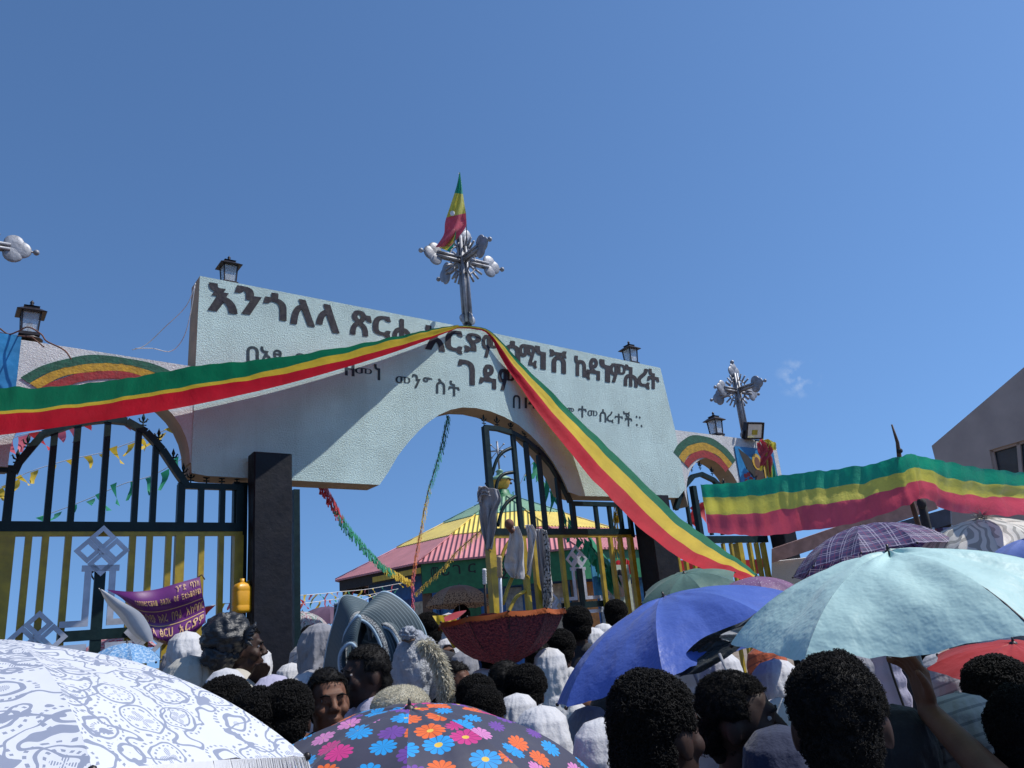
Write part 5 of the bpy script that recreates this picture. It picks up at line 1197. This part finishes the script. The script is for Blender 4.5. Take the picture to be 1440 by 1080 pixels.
def shawl_mesh(seed, face=True, closed=False, fold=1.0, bulk=1.0):
    q = random.Random(seed); o1, o2, o3 = q.uniform(0, 9), q.uniform(0, 9), q.uniform(0, 9)
    nu, nv = 96, 84; prof = [(0, 1.715, .0, .0, .01), (.06, 1.70, .055, .06, .012), (.13, 1.665, .088, .10, .015), (.22, 1.60, .099, .122, .02), (.30, 1.53, .098, .122, .02), (.37, 1.46, .112, .125, .02), (.44, 1.40, .178, .14, .015), (.52, 1.33, .232, .165, .01), (.66, 1.12, .262, .19, .0), (.82, .85, .28, .21, 0), (1, .55, .30, .23, 0)]
    def at_(v):
        for a, b in zip(prof, prof[1:]):
            if v <= b[0]:
                f = (v - a[0]) / (b[0] - a[0]); f2 = f * f * (3 - 2 * f) if a[0] > .2 else f; return [x + (y - x) * (f if i == 0 else f2) for i, (x, y) in enumerate(zip(a[1:], b[1:]))]
    mb = MB(); keep = []
    for j in range(nv + 1):
        v = j / nv; z, rx, ry, cy_ = at_(v)
        for i in range(nu):
            th = 2 * math.pi * i / nu           # 0 = front (-y)
            k = min(1, max(0, (v - .05) / .5)); kk = .25 + k
            fo = fold * kk * (0 + .018 * noise.noise(Vector((math.cos(th) * 2.2 + o3, math.sin(th) * 2.2, v * 5))) - .016 * abs(noise.noise(Vector((math.cos(th) * 3.5 + o3, math.sin(th) * 3.5, v * 3.2 + o1)))) - .009 * abs(noise.noise(Vector((math.cos(th + v * 2) * 8 + o3, math.sin(th + v * 2) * 8, v * 5)))) + .003 * noise.noise(Vector((math.cos(th) * 7 + o3, math.sin(th) * 7, v * 26))))
            drape = fold * .010 * noise.noise(Vector((math.cos(th) * 2 + o2, math.sin(th) * 2, v * 30 + math.cos(th) * 4))) * math.exp(-((v - .36) / .12) ** 2)
            x = math.sin(th) * (rx * bulk + fo + drape); y = -math.cos(th) * (ry * bulk + fo + drape) + cy_
            mb.v.append(Vector((x, y, z + .006 * math.sin(th * 3 + o1) * k)))
    for j in range(nv):
        v = (j + .5) / nv; z = at_(v)[0]
        for i in range(nu):
            th = 2 * math.pi * (i + .5) / nu; th = th - 2 * math.pi if th > math.pi else th
            ww = 0
            if face and 1.475 < z < 1.665: ww = .66 * math.sqrt(max(0, 1 - ((z - 1.575) / .092) ** 2))
            if abs(th) < ww: continue
            mb.f.append((j * nu + i, (j + 1) * nu + i, (j + 1) * nu + (i + 1) % nu, j * nu + (i + 1) % nu)); mb.mi.append(0); mb.sm.append(True)
    me = bpy.data.meshes.new('shawl'); me.from_pydata(mb.v, [], mb.f); me.polygons.foreach_set('use_smooth', mb.sm); me.update(); return me
SH = {('f', i): shawl_mesh(11 + i, True, fold=.9 + .35 * i) for i in range(3)}; SH.update({('c', i): shawl_mesh(31 + i, False, fold=.8 + .4 * i, bulk=1.06) for i in range(3)})
def gauze(name, c, tr=.3, str_=None):
    n = NT(name); col = n.mix(n.ramp(n.noise(4, 4), .3, .7), vary(c, .9), vary(c, 1.06))
    sep = n.n('SeparateXYZ'); n.l(n.obj(), sep.inputs[0])
    if str_:
        s_ = n.math('LESS_THAN', n.math('FRACT', n.math('MULTIPLY', n.math('ADD', sep.outputs[2], n.math('MULTIPLY', sep.outputs[0], .35)), 26)), .22); col = n.mix(n.math('MULTIPLY', s_, .6), col, str_)
    w = n.n('TexWave', i_Scale=16.0); w.inputs['Distortion'].default_value = 9; w.inputs['Detail'].default_value = 3; n.l(n.scale(n.obj(), (1, 1, .18)), w.inputs['Vector'])
    b = n.bump(w.outputs[1], .10, .006); b = n.bump(n.noise(22, 5, .6), .6, .012, b); n.bump(n.noise(500, 2), .3, .001, b); return n.fin(col, .9, trans=tr, sheen=.1)
CL = dict(white=gauze('white_netela', (.68, .68, .70)), cream=gauze('cream_netela', (.60, .57, .50)), grey=gauze('grey_netela', (.33, .33, .36)), stripe=gauze('striped_netela', (.42, .43, .46), .3, (.12, .14, .18)),
 black=gauze('black_cloth', (.014, .015, .02), .05), navy=gauze('navy_cloth', (.012, .018, .05), .05), blue=gauze('blue_cloth', (.05, .12, .3), .1), orange=gauze('orange_print', (.45, .09, .03), .1, (.1, .02, .02)), teal=gauze('teal_cloth', (.02, .25, .30), .1), lilac=gauze('lilac_cotton', (.5, .48, .62)), maroon=gauze('maroon_cloth', (.12, .02, .03), .05), charcoal=gauze('charcoal_cloth', (.04, .042, .045), .05))
def link(name, me, mt, par, mats=None):
    key = (me.name, mt.name)
    m2 = MC.get(key)
    if m2 is None: m2 = me.copy(); m2.materials.clear(); m2.materials.append(mt); MC[key] = m2
    o = bpy.data.objects.new(name, m2); COL.objects.link(o); o.parent = par; return o
MC = {}
def person(label, px, py, t, yaw, hair='crop', cloth_='shirt', col='white', sk=0, shawl=None, shcol='white', pose='rest', roll=0, grp=None, glasses=False, pitch=0):
    """head centre at the pixel, t metres away, yaw 0 = facing the camera, +90 = facing image right"""
    h = P(px, py, t); sc = h.z / 1.60 if pose != 'low' else 1
    sc = min(max(sc, .80), 1.14)
    o = thing('person', label, 'person', (h.x, h.y, h.z - 1.60 * sc), 0, 'people crowding in front of the gateway')
    vd = math.atan2(h.x, h.y)             # bearing; facing the camera means looking along -view
    o.rotation_euler = (0, 0, -vd + R(yaw)); o.scale = (sc,) * 3
    b = link('body', BODY_UP if pose == 'up' else BODY, SK[sk], o)
    if shawl is None or shawl[0] == 'f':
        for s in (-1, 1):
            mb = MB(); mb.ball((s * .031, -.073, 1.603), .0125, 12, 8); e = link('eye', mb.build('tmp', EYE, None, world=False).data, EYE, o)
            bpy.data.objects.remove(bpy.data.objects['tmp'] if 'tmp' in bpy.data.objects else None)
            mb = MB(); mb.ball((s * .031, -.0835, 1.603), (.006, .003, .006), 10, 6); tmp = mb.build('iris', IRIS, e, world=False)
            mb = MB(); mb.tube([(s * .014, -.092, 1.618), (s * .032, -.094, 1.624), (s * .050, -.082, 1.618)], [.003, .004, .002], 5); mb.build('eyebrow', HAIRM, o, world=False)
    if hair and (shawl is None):
        hh = link('hair', HM[hair], HAIRM, o); k_ = .95 + .1 * ((px * 7 + py * 3) % 10) / 10; hh.scale = (k_, 2 - k_, 1); 
    if shawl is None or shawl[0] == 'f': link('garment', garment(cloth_, 'up' if pose == 'up' else 'rest'), CL[col], o)
    if shawl: s_ = link('shawl', SH[shawl], CL[shcol], o); md = s_.modifiers.new('thickness', 'SOLIDIFY'); md.thickness = .004
    return o
# label, px, py, t, yaw ...
person('man seen from behind with a round black afro, left of the man in profile', 928, 1030, 1.62, 140, 'curls', 'tee', 'navy', 1)
person('man in profile facing right with short hair, right of the afro man', 1040, 1012, 1.90, 88, 'crop_fine', 'shirt', 'grey', 1)
person('man seen from behind with short dense hair in the front right', 1180, 1012, 1.42, 176, 'crop_fine', 'shirt', 'lilac', 1)
person('person in a dark navy hood low between the two front men', 1106, 1088, 1.7, 170, None, 'shirt', 'navy', 1, ('c', 0), 'navy')
person('person in a white shawl behind the man in profile', 1104, 1030, 2.35, 160, None, 'shirt', 'white', 1, ('c', 1), 'white')
person('woman in a finely pleated white headscarf under the left tip of the mint umbrella', 1096, 968, 2.9, 175, None, 'shirt', 'white', 0, ('c', 2), 'white')
person('person in orange patterned cloth under the mint umbrella edge', 1082, 935, 4.0, 150, None, 'shirt', 'orange', 1, ('c', 0), 'orange')
person('person in a white shawl just above the man in profile', 1015, 952, 3.3, 170, None, 'shirt', 'white', 1, ('c', 1), 'white')
person('person in a striped grey shawl at the right beside the raised arm', 1362, 1030, 2.05, 150, None, 'shirt', 'white', 1, ('c', 2), 'stripe')
person('dark haired person under the red umbrella at the right edge', 1412, 985, 2.3, 170, 'afro', 'shirt', 'maroon', 1)
person('curly haired person in the bottom right corner', 1452, 1040, 1.75, 165, 'curls', 'shirt', 'charcoal', 1)
person('person in black turned away behind the short haired man at right', 1268, 1048, 2.0, 170, None, 'shirt', 'black', 1, ('c', 1), 'black')
person('person in patterned white shawl behind the raised arm', 1330, 955, 3.1, 165, None, 'shirt', 'white', 1, ('c', 0), 'stripe')
person('person in white partly behind the white cloth strip', 1218, 955, 3.2, 175, None, 'shirt', 'white', 1, ('f', 1), 'grey')
person('woman in a pleated white headscarf just right of the daisy umbrella', 765, 1040, 2.45, 172, None, 'shirt', 'white', 0, ('c', 2), 'white')
person('person in a smooth white headscarf left of the afro man', 852, 1062, 2.2, 168, None, 'shirt', 'white', 0, ('c', 0), 'white')
person('person in a grey shawl below the tip of the blue umbrella', 832, 1030, 3.0, 160, None, 'shirt', 'grey', 1, ('c', 1), 'grey')
person('man with short hair squinting towards the camera behind the daisy umbrella', 461, 985, 3.0, 14, 'crop', 'shirt', 'black', 2)
person('man in profile facing left in a white cotton wrap before the mattress', 513, 948, 3.45, -70, 'crop', 'gabi', 'lilac', 1)
person('person with curly black hair just left of the squinting man', 405, 1012, 2.85, 168, 'afro', 'shirt', 'black', 1)
person('person with curly black hair at the edge of the white lace umbrella', 362, 1022, 2.8, 175, 'afro', 'shirt', 'charcoal', 1)
person('person with flat black hair beside the white lace umbrella', 322, 1002, 3.1, 150, 'afro', 'shirt', 'black', 1)
person('woman in a tight white headscarf looking up beside the lace umbrella', 318, 975, 3.7, 20, None, 'shirt', 'white', 2, ('f', 0), 'white')
person('person bent under a cream white shawl near the left gate leaf', 270, 955, 4.1, 120, None, 'shirt', 'cream', 1, ('c', 1), 'cream')
person('person in a thin white veil behind the purple banner', 262, 915, 5.4, 160, None, 'shirt', 'white', 1, ('c', 2), 'white')
person('person in white carrying a black plastic bag, facing the pillar', 341, 912, 4.25, 88, 'crop', 'gabi', 'cream', 1)
person('woman in a white headscarf with lilac folds beside the raised hand', 384, 983, 3.7, 165, None, 'shirt', 'lilac', 0, ('c', 0), 'lilac')
person('person in a white headscarf at the foot of the black pillar', 410, 957, 5.2, 170, None, 'shirt', 'white', 0, ('c', 1), 'white')
person('person in a loose bright white shawl left of the rolled mattress', 434, 975, 4.2, 150, None, 'shirt', 'white', 0, ('c', 2), 'white')
person('woman in a grey shawl with white headband behind the rolled mattress', 452, 905, 5.0, 70, None, 'shirt', 'grey', 1, ('f', 2), 'grey')
person('person in a grey net shawl right of the black pillar', 430, 930, 5.6, 160, None, 'shirt', 'grey', 1, ('c', 2), 'stripe')
person('small woman in white headscarf facing the camera left of the maroon umbrella', 629, 918, 6.6, 5, None, 'shirt', 'white', 2, ('f', 0), 'white')
person('man with short hair in profile looking down behind the fleece', 641, 962, 4.1, 60, 'crop', 'shirt', 'lilac', 0)
person('person in a round white cap below the maroon umbrella', 681, 966, 4.6, 170, None, 'shirt', 'white', 0, ('c', 0), 'white')
person('curly haired person below the white cap', 672, 990, 3.6, 175, 'afro', 'shirt', 'black', 1)
person('second curly haired person at the top of the daisy umbrella', 682, 1008, 3.1, 170, 'curls', 'shirt', 'black', 1)
person('man with cropped hair and visible ear in a turquoise collar', 714, 962, 3.95, 140, 'crop', 'shirt', 'teal', 0)
person('person with dark curls right of the turquoise collar', 742, 975, 3.7, 165, 'afro', 'shirt', 'black', 1)
person('person in a knotted white headscarf left of the blue umbrella', 774, 938, 4.6, 175, None, 'shirt', 'white', 0, ('c', 1), 'white')
person('small dark haired person above the knotted headscarf', 790, 915, 5.4, 170, 'afro', 'shirt', 'white', 1)
person('tall person with an afro behind the maroon umbrella', 814, 882, 6.0, 172, 'afro', 'shirt', 'black', 1)
person('dark haired person behind the yellow cloth', 604, 890, 6.4, 172, 'afro', 'shirt', 'black', 1)
person('person with dark hair left of the maroon umbrella inside the gate', 585, 905, 7.4, 170, 'crop', 'shirt', 'grey', 1)
person('person in a white shawl beneath the maroon umbrella', 655, 935, 6.0, 150, None, 'shirt', 'white', 1, ('c', 0), 'grey')
person('person in white behind the tall afro, inside the gate', 850, 895, 7.2, 170, None, 'shirt', 'white', 1, ('c', 1), 'white')
person('dark haired person under the maroon umbrella', 757, 925, 5.0, 170, 'crop', 'shirt', 'black', 1)
person('person in a white shawl left of the afro under the blue umbrella', 800, 905, 6.4, 165, None, 'shirt', 'white', 1, ('c', 2), 'white')
person('person with a shaved head between the fleece and the mattress', 572, 930, 5.2, 165, 'crop', 'shirt', 'charcoal', 1)
person('person under the brown leopard umbrella', 650, 868, 9.0, 170, 'crop', 'shirt', 'blue', 1)
person('person under the sage umbrella', 960, 868, 5.9, 170, 'crop', 'shirt', 'white', 1)
person('person beneath the plaid umbrella', 1205, 815, 5.2, 165, None, 'shirt', 'white', 1, ('c', 0), 'white')
person('person beneath the cream fringed umbrella', 1385, 810, 4.9, 165, None, 'shirt', 'white', 1, ('c', 1), 'grey')
# hidden carriers that fill the crowd low down
k = 0
low = [(540, 1010, 3.9), (590, 975, 5.0), (500, 1000, 4.6), (620, 1000, 4.3), (880, 940, 4.4), (905, 975, 3.5), (1150, 935, 4.4), (1300, 905, 4.6), (1180, 900, 5.6), (1400, 905, 4.4), (345, 965, 5.0), (295, 940, 5.5), (700, 935, 5.5), (730, 1010, 3.3)]
kinds = [('dark haired person', 'afro', 'black', None), ('person in a white shawl', None, 'white', 'white'), ('person in a grey shawl', None, 'grey', 'grey'), ('short haired person', 'crop', 'charcoal', None)]
where = ['behind the fluffy cream cap', 'behind the white plastic sack', 'behind the man in profile facing left', 'behind the white fleece', 'under the right half of the blue umbrella', 'behind the afro man in front', 'behind the pleated headscarf at right', 'beneath the centre of the mint umbrella', 'deep beneath the left side of the mint umbrella', 'behind the red umbrella', 'behind the raised open hand', 'behind the black plastic bag', 'under the middle of the maroon umbrella', 'right of the daisy umbrella top']
for (px, py, t), w_ in zip(low, where):
    a, hr, cl_, sh_ = kinds[k % 4]; person(a + ' ' + w_, px, py, t, 160 + 7 * (k % 4), hr, 'shirt', cl_, 1, ('c', k % 3) if sh_ else None, sh_ or 'white'); k += 1
for lab, px, py, t, hr, cl_, sh_ in (
 ('small white shawled head just right of the black pillar base', 424, 952, 6.4, None, 'white', 'white'), ('small dark haired head under the scribbled umbrella', 436, 900, 7.6, 'crop', 'grey', None),
 ('small white shawled head under the leopard umbrella', 632, 880, 8.2, None, 'white', 'white'), ('small dark haired head left of the small mauve umbrella', 572, 893, 7.8, 'afro', 'black', None),
 ('small cream shawled head between the fleece and the maroon umbrella', 648, 915, 7.0, None, 'white', 'cream'), ('small dark haired head at the lower right of the maroon umbrella', 772, 905, 6.6, 'crop', 'black', None),
 ('small white shawled head right of the tall afro', 836, 903, 6.4, None, 'white', 'white'), ('small dark haired head at the top edge of the blue umbrella', 868, 866, 8.0, 'afro', 'white', None),
 ('small grey shawled head between the purple banner and the cream shawl', 250, 935, 5.8, None, 'white', 'grey'), ('small white shawled head between the black bag and the pillar', 362, 935, 5.6, None, 'white', 'white')):
    person('person with a ' + lab if len(lab.split()) < 14 else lab, px, py, t, 165, hr, 'shirt', cl_, 1, ('c', px % 3) if sh_ else None, sh_ or 'white')
# raised arm holding the mint umbrella
hw = P(1306, 1000, 1.95)
ho = thing('person', 'person at the right edge raising a bare arm to hold the mint umbrella', 'person', (0, 0, 0), 0, 'people crowding in front of the gateway')
hd_ = P(1560, 1060, 1.75); scp = 1.08; ho.location = (hd_.x, hd_.y, hd_.z - 1.6 * scp); ho.scale = (scp,) * 3; ho.rotation_euler = (0, 0, R(165))
inv = wm(ho).inverted(); wr = inv @ hw; elb = inv @ P(1412, 1110, 1.62)
mb = MB(); head_prims(mb); torso_prims(mb); sgn_ = 1 if elb.x > 0 else -1
arm_prims(mb, sgn_, elb, wr); arm_prims(mb, -sgn_, Vector((-sgn_ * .23, .04, 1.10)), Vector((-sgn_ * .245, -.02, .86)))
dv = inv.to_3x3() @ (P(1292, 950, 1.95) - hw); pn_ = inv.to_3x3() @ (right * -1 + Vector((0, .2, 0))); tv = inv.to_3x3() @ Vector((0, -1, .25))
hand_prims(mb, wr, dv, pn_, tv, .85); hand_prims(mb, Vector((-sgn_ * .245, -.02, .86)), Vector((0, -.1, -1)), Vector((sgn_, 0, 0)), Vector((0, -1, 0)), .25)
for s in (-1, 1): mb.limb((s * .085, .01, .9), .085, (s * .1, .0, .5), .055); mb.limb((s * .1, .0, .5), .052, (s * .105, .03, .09), .034); mb.limb((s * .105, .03, .045), .034, (s * .12, -.13, .03), .03)
me = remesh(mb, .0055, 1); link('body', me, SK[2], ho); link('hair', HM['curls'], HAIRM, ho)
mb = MB(); torso_prims(mb, .016); mb.limb(Vector((sgn_ * .1, .02, 1.39)), .076, Vector((sgn_ * .175, .015, 1.375)), .07); mb.limb(Vector((sgn_ * .175, .015, 1.375)), .07, Vector((sgn_ * .175, .015, 1.375)).lerp(elb, .6), .062)
for s in (-1, 1): mb.limb((s * .085, .01, .9), .10, (s * .1, .0, .12), .07)
link('garment', remesh(mb, .012, 2), CL['charcoal'], ho)
# open hand raised by the pillar, on the person carrying the bag
pc = [o for o in bpy.data.objects if 'carrying a black plastic bag' in o.get('label', '')][0]; inv = wm(pc).inverted()
mb = MB(); wv_ = inv @ P(352, 972, 4.1); el_ = inv @ P(340, 1010, 4.2); mb.limb(el_, .036, wv_, .026); sh_ = Vector((-.175 if el_.x < 0 else .175, .015, 1.375)); mb.limb(sh_, .05, el_, .04)
r3 = inv.to_3x3(); hand_prims(mb, wv_, r3 @ (P(368, 942, 4.05) - P(352, 972, 4.1)), r3 @ Vector((0, -1, 0)), r3 @ -right, .12, 1.05); link('raised_forearm', remesh(mb, .006, 1, 'forearm'), SK[1], pc)
# black plastic bag on the head
def lumpy(name, label, cat, c, r, mt, amp, fq, seed, knot=None, nu=72, nv=48, crease=.02, yawm=None):
    mb = MB(); c = Vector(c)
    def f(u, v):
        a, b = 2 * math.pi * u, math.pi * (v * .998 + .001); d = Vector((math.sin(b) * math.cos(a), math.sin(b) * math.sin(a), math.cos(b)))
        k = 1 + amp * noise.noise(d * fq + Vector((seed, 0, 0))) + amp * .6 * abs(noise.noise(d * fq * 2.7 + Vector((0, seed, 0)))) + crease * math.sin(10 * a + 7 * noise.noise(d * 2)) * math.sin(b) ** 2
        return c + Vector((d.x * r[0], d.y * r[1], d.z * r[2])) * k
    mb.grid(f, nu, nv); return mb
plas = NT('black_plastic'); b_ = plas.bump(plas.noise(9, 6, .6, plas.scale(plas.obj(), (1, 1, 3))), .55, .03); plas.fin((.012, .014, .018), .42)
bg_ = thing('plastic_bag', 'bulging black plastic bag resting on a head near the black pillar', 'bag', P(315, 930, 4.15))
lumpy('', '', '', P(318, 893, 4.15), (.125, .13, .115), None, .16, 3.2, 3, crease=.018).build('bag_body', plas.m, bg_)
lumpy('', '', '', P(309, 922, 4.1), (.085, .09, .07), None, .2, 3, 8, crease=.02).build('bag_lower_lobe', plas.m, bg_)
mb = MB(); kp = P(342, 893, 4.1)
for i in range(5): mb.tube([kp, kp + Vector((.03 + .01 * i, -.02, .02 * (i - 2))), kp + Vector((.06, -.03 + .012 * i, .03 * (i - 2)))], [.018, .014, .003], 5)
mb.build('bag_knot', plas.m, bg_)
# rolled striped mattress
mm = NT('striped_quilt'); w = mm.n('TexWave', bands_direction='Y', i_Scale=4.5); w.inputs['Distortion'].default_value = .3; mm.l(mm.uv(), w.inputs['Vector'])
sepm = mm.n('SeparateXYZ'); mm.l(mm.uv(), sepm.inputs[0]); edge = mm.math('GREATER_THAN', sepm.outputs[1], .86)
cm = mm.mix(mm.ramp(w.outputs[1], .84, .90), (.03, .055, .07), (.11, .15, .17)); pat = mm.mix(mm.ramp(mm.noise(55, 3, .6, mm.uv()), .48, .54), (.06, .06, .07), (.42, .44, .42)); cm = mm.mix(edge, cm, pat)
mm.bump(w.outputs[1], .15, .003); mm.fin(cm, .7, trans=.05)
piping = cloth('pale_blue_piping', (.30, .42, .52), .6, .1)
mt_ = thing('rolled_mattress', 'thin striped foam mattress folded and carried above the crowd', 'mattress', P(525, 1000, 4.3))
def fold_sheet(ptsA, ptsB, tA, tB, name, nu=14, nv=60):
    A_ = [P(x, y, t) for (x, y), t in zip(ptsA, tA)]; B_ = [P(x, y, t) for (x, y), t in zip(ptsB, tB)]
    mb = MB(); mb.grid(lambda u, v: spline(A_, v).lerp(spline(B_, v), u) + Vector((0, .008 * math.sin(u * 5 + v * 4), .010 * noise.noise(Vector((u * 3, v * 6, tA[0]))))), nu, nv)
    for i in list(mb.uvs): u, v = mb.uvs[i]; mb.uvs[i] = (v * 1.5, u)
    mb.build(name, mm.m, mt_, solid=.018)
    for nm, L in (('piping', A_), ('piping', B_)):
        mb = MB(); mb.tube([spline(L, i / 50) for i in range(51)], .009, 6); mb.build(nm, piping, mt_)
fold_sheet([(452, 1000), (455, 950), (462, 905), (474, 862), (482, 840), (505, 842), (524, 856), (530, 875)], [(486, 1000), (484, 960), (486, 925), (492, 890), (500, 868), (508, 866), (516, 878), (520, 900)], [4.35, 4.3, 4.3, 4.3, 4.35, 4.4, 4.4, 4.4], [4.0, 4.0, 4.0, 4.05, 4.1, 4.15, 4.2, 4.25], 'quilt_fold')
fold_sheet([(500, 930), (508, 900), (518, 870), (526, 845), (540, 833), (560, 842), (580, 860), (594, 882), (600, 900)], [(486, 1000), (482, 950), (481, 920), (487, 890), (502, 872), (520, 880), (534, 905), (540, 935), (528, 960)], [4.3] * 9, [3.95, 3.95, 3.95, 4.0, 4.05, 4.1, 4.1, 4.1, 4.1], 'quilt_fold')
fold_sheet([(538, 850), (556, 850), (576, 866), (592, 892), (604, 920), (606, 960)], [(530, 880), (548, 885), (560, 905), (566, 930), (566, 960), (560, 1000)], [4.3, 4.32, 4.34, 4.36, 4.4, 4.4], [4.15] * 6, 'quilt_fold')
fold_sheet([(482, 912), (486, 890), (496, 874), (506, 868), (500, 900), (498, 940)], [(486, 960), (478, 940), (479, 918), (492, 905), (500, 915), (494, 950)], [3.95] * 6, [3.88] * 6, 'quilt_fold')
fold_sheet([(470, 850), (500, 846), (530, 860), (560, 846), (590, 880), (600, 930)], [(462, 1005), (490, 1005), (515, 1005), (545, 1005), (575, 1005), (600, 1005)], [4.5] * 6, [4.5] * 6, 'quilt_fold')
# white plastic sack
sk_ = NT('white_sack'); sb = sk_.bump(sk_.noise(16, 7, .65), 1.0, .05); sk_.fin(sk_.mix(sk_.ramp(sk_.noise(5, 4), .4, .7), (.45, .48, .54), (.62, .66, .72)), .3, trans=.25)
ws = thing('plastic_sack', 'crumpled white plastic sack tied at the top beside the mattress', 'sack', P(588, 990, 3.75))
mb = lumpy('', '', '', P(587, 942, 3.75), (.115, .11, .16), None, .18, 2.5, 5, crease=.03); mb.build('sack_body', sk_.m, ws)
mb = lumpy('', '', '', P(574, 891, 3.72), (.035, .035, .03), None, .5, 3, 9, crease=.12, nu=40, nv=24); mb.build('sack_neck', sk_.m, ws)
mb = MB(); mb.tube([P(566, 900, 3.72), P(574, 902, 3.68), P(583, 899, 3.7)], .006, 5); mb.build('tie_string', M['wood'], ws)
# fleece hanging from the sack
def fluff(mb, path, r, n, L, seed):
    q = random.Random(seed)
    for _ in range(n):
        f = q.random(); p = spline(path, f); d = Vector((q.gauss(0, 1), q.gauss(0, 1), q.gauss(0, 1))).normalized(); p = p + d * r * q.random() ** .4
        dn = (d + Vector((0, 0, -.9))).normalized() * L * q.uniform(.5, 1.3); s_ = dn.cross(Vector((q.gauss(0, 1), q.gauss(0, 1), 0))).normalized() * L * .10
        mb.add([p - s_, p + s_, p + dn * .6 + s_ * .7 + Vector((q.uniform(-1, 1), 0, 0)) * L * .2, p + dn], [(0, 1, 2), (0, 2, 3)])
flm = cloth('cream_wool', (.60, .56, .44), .9, .3)
path = [P(x, y, 3.62) for x, y in ((596, 906), (612, 920), (620, 940), (626, 962), (627, 985))]
mb = MB(); mb.tube([spline(path, i / 20) for i in range(21)], [.018] * 21, 8); fluff(mb, path, .030, 5200, .028, 4)
o = mb.build('fleece', flm); tag(o, 'shaggy cream fleece hanging beside the white plastic sack', 'fleece')
cap_ = thing('woolly_cap', 'round fluffy cream woolly cap just above the daisy umbrella', 'cap', P(566, 996, 2.75))
mb = lumpy('', '', '', P(563, 992, 2.75), (.098, .10, .062), None, .08, 3, 2); mb.build('crown', flm, cap_)
mb = MB(); q = random.Random(6); cq = P(563, 992, 2.75)
for _ in range(9000):
    d = Vector((q.gauss(0, 1), q.gauss(0, 1), abs(q.gauss(0, 1)) - .2)).normalized(); p = cq + Vector((d.x * .1, d.y * .102, d.z * .064)); dn = (d * .5 + Vector((q.uniform(-1, 1), q.uniform(-1, 1), q.uniform(-1, 1)))).normalized() * .009; s_ = d.cross(dn).normalized() * .0013
    mb.add([p - s_, p + s_, p + dn], [(0, 1, 2)])
tag(mb.build('wool_pile', flm, cap_), kind='stuff')
person('person wearing the fluffy cream cap above the daisy umbrella', 563, 1018, 2.75, 172, 'crop', 'shirt', 'black', 1)
# small props
for lab, a, b, t, r in (('thin black pole with pale tip inside the gate', (683, 862), (681, 800), 8.0, .014), ('turned brown and steel staff inside the gate', (705, 866), (702, 782), 8.0, .018)):
    o = thing('staff', lab, 'staff', Vector((P(*a, t).x, P(*a, t).y, 0))); mb = MB(); mb.tube([Vector((P(*a, t).x, P(*a, t).y, 0)), P(*a, t), P(*b, t).lerp(P(*a, t), .35)], r, 8); mb.build('rod', M['lantern'] if r < .016 else M['silver'], o)
    mb = MB(); A_, B_ = P(*b, t).lerp(P(*a, t), .35), P(*b, t); mb.tube([A_.lerp(B_, i / 12) for i in range(13)], [r * (1.3 + .35 * (i % 2)) for i in range(13)], 8); mb.build('grip', M['tan'] if r > .016 else M['white'], o)
pts = [P(608, 866, 4.9), P(640, 864, 4.9), P(652, 905, 4.9), P(638, 912, 4.85)]
mb = MB(); mb.grid(lambda u, v: pts[0].lerp(pts[1], u).lerp(pts[3].lerp(pts[2], u), v) + Vector((0, .02 * math.sin(u * 9), 0)), 10, 10); tag(mb.build('yellow_cloth', PC['yellow']), 'bright yellow cloth at the left end of the maroon umbrella', 'cloth')
va = [P(x, y, 4.5) for x, y in ((624, 868), (640, 861), (656, 858))]; vb_ = [P(x, y, 4.4) for x, y in ((626, 874), (642, 870), (655, 860))]
mb = MB(); mb.grid(lambda u, v: spline(va, v).lerp(spline(vb_, v), u), 5, 14); tag(mb.build('red_cloth', PC['red']), 'strip of red cloth showing at the rim of the maroon umbrella', 'cloth')
# long white folded cloth strip held upright
va = [P(x, y, 2.5) for x, y in ((1222, 905), (1236, 945), (1250, 980), (1268, 1030))]; vb_ = [P(x, y, 2.5) for x, y in ((1264, 900), (1274, 940), (1286, 980), (1300, 1030))]
mb = MB(); mb.grid(lambda u, v: spline(va, v).lerp(spline(vb_, v), u) + Vector((0, .03, 0)) * abs(u - .45) * 2 + Vector((.004 * math.sin(v * 30), 0, 0)), 16, 30); tag(mb.build('folded_cloth', CL['lilac'], solid=.006), 'long folded white cloth standing upright under the mint umbrella', 'cloth')
mb = MB(); q0 = [P(x, y, 2.44) for x, y in ((1243, 905), (1254, 945), (1266, 980), (1284, 1030))]; mb.tube([spline(q0, i / 10) for i in range(11)], .004, 5); tag(mb.build('cord', M['dark']), 'thin dark cord down the middle of the folded white cloth', 'cord')
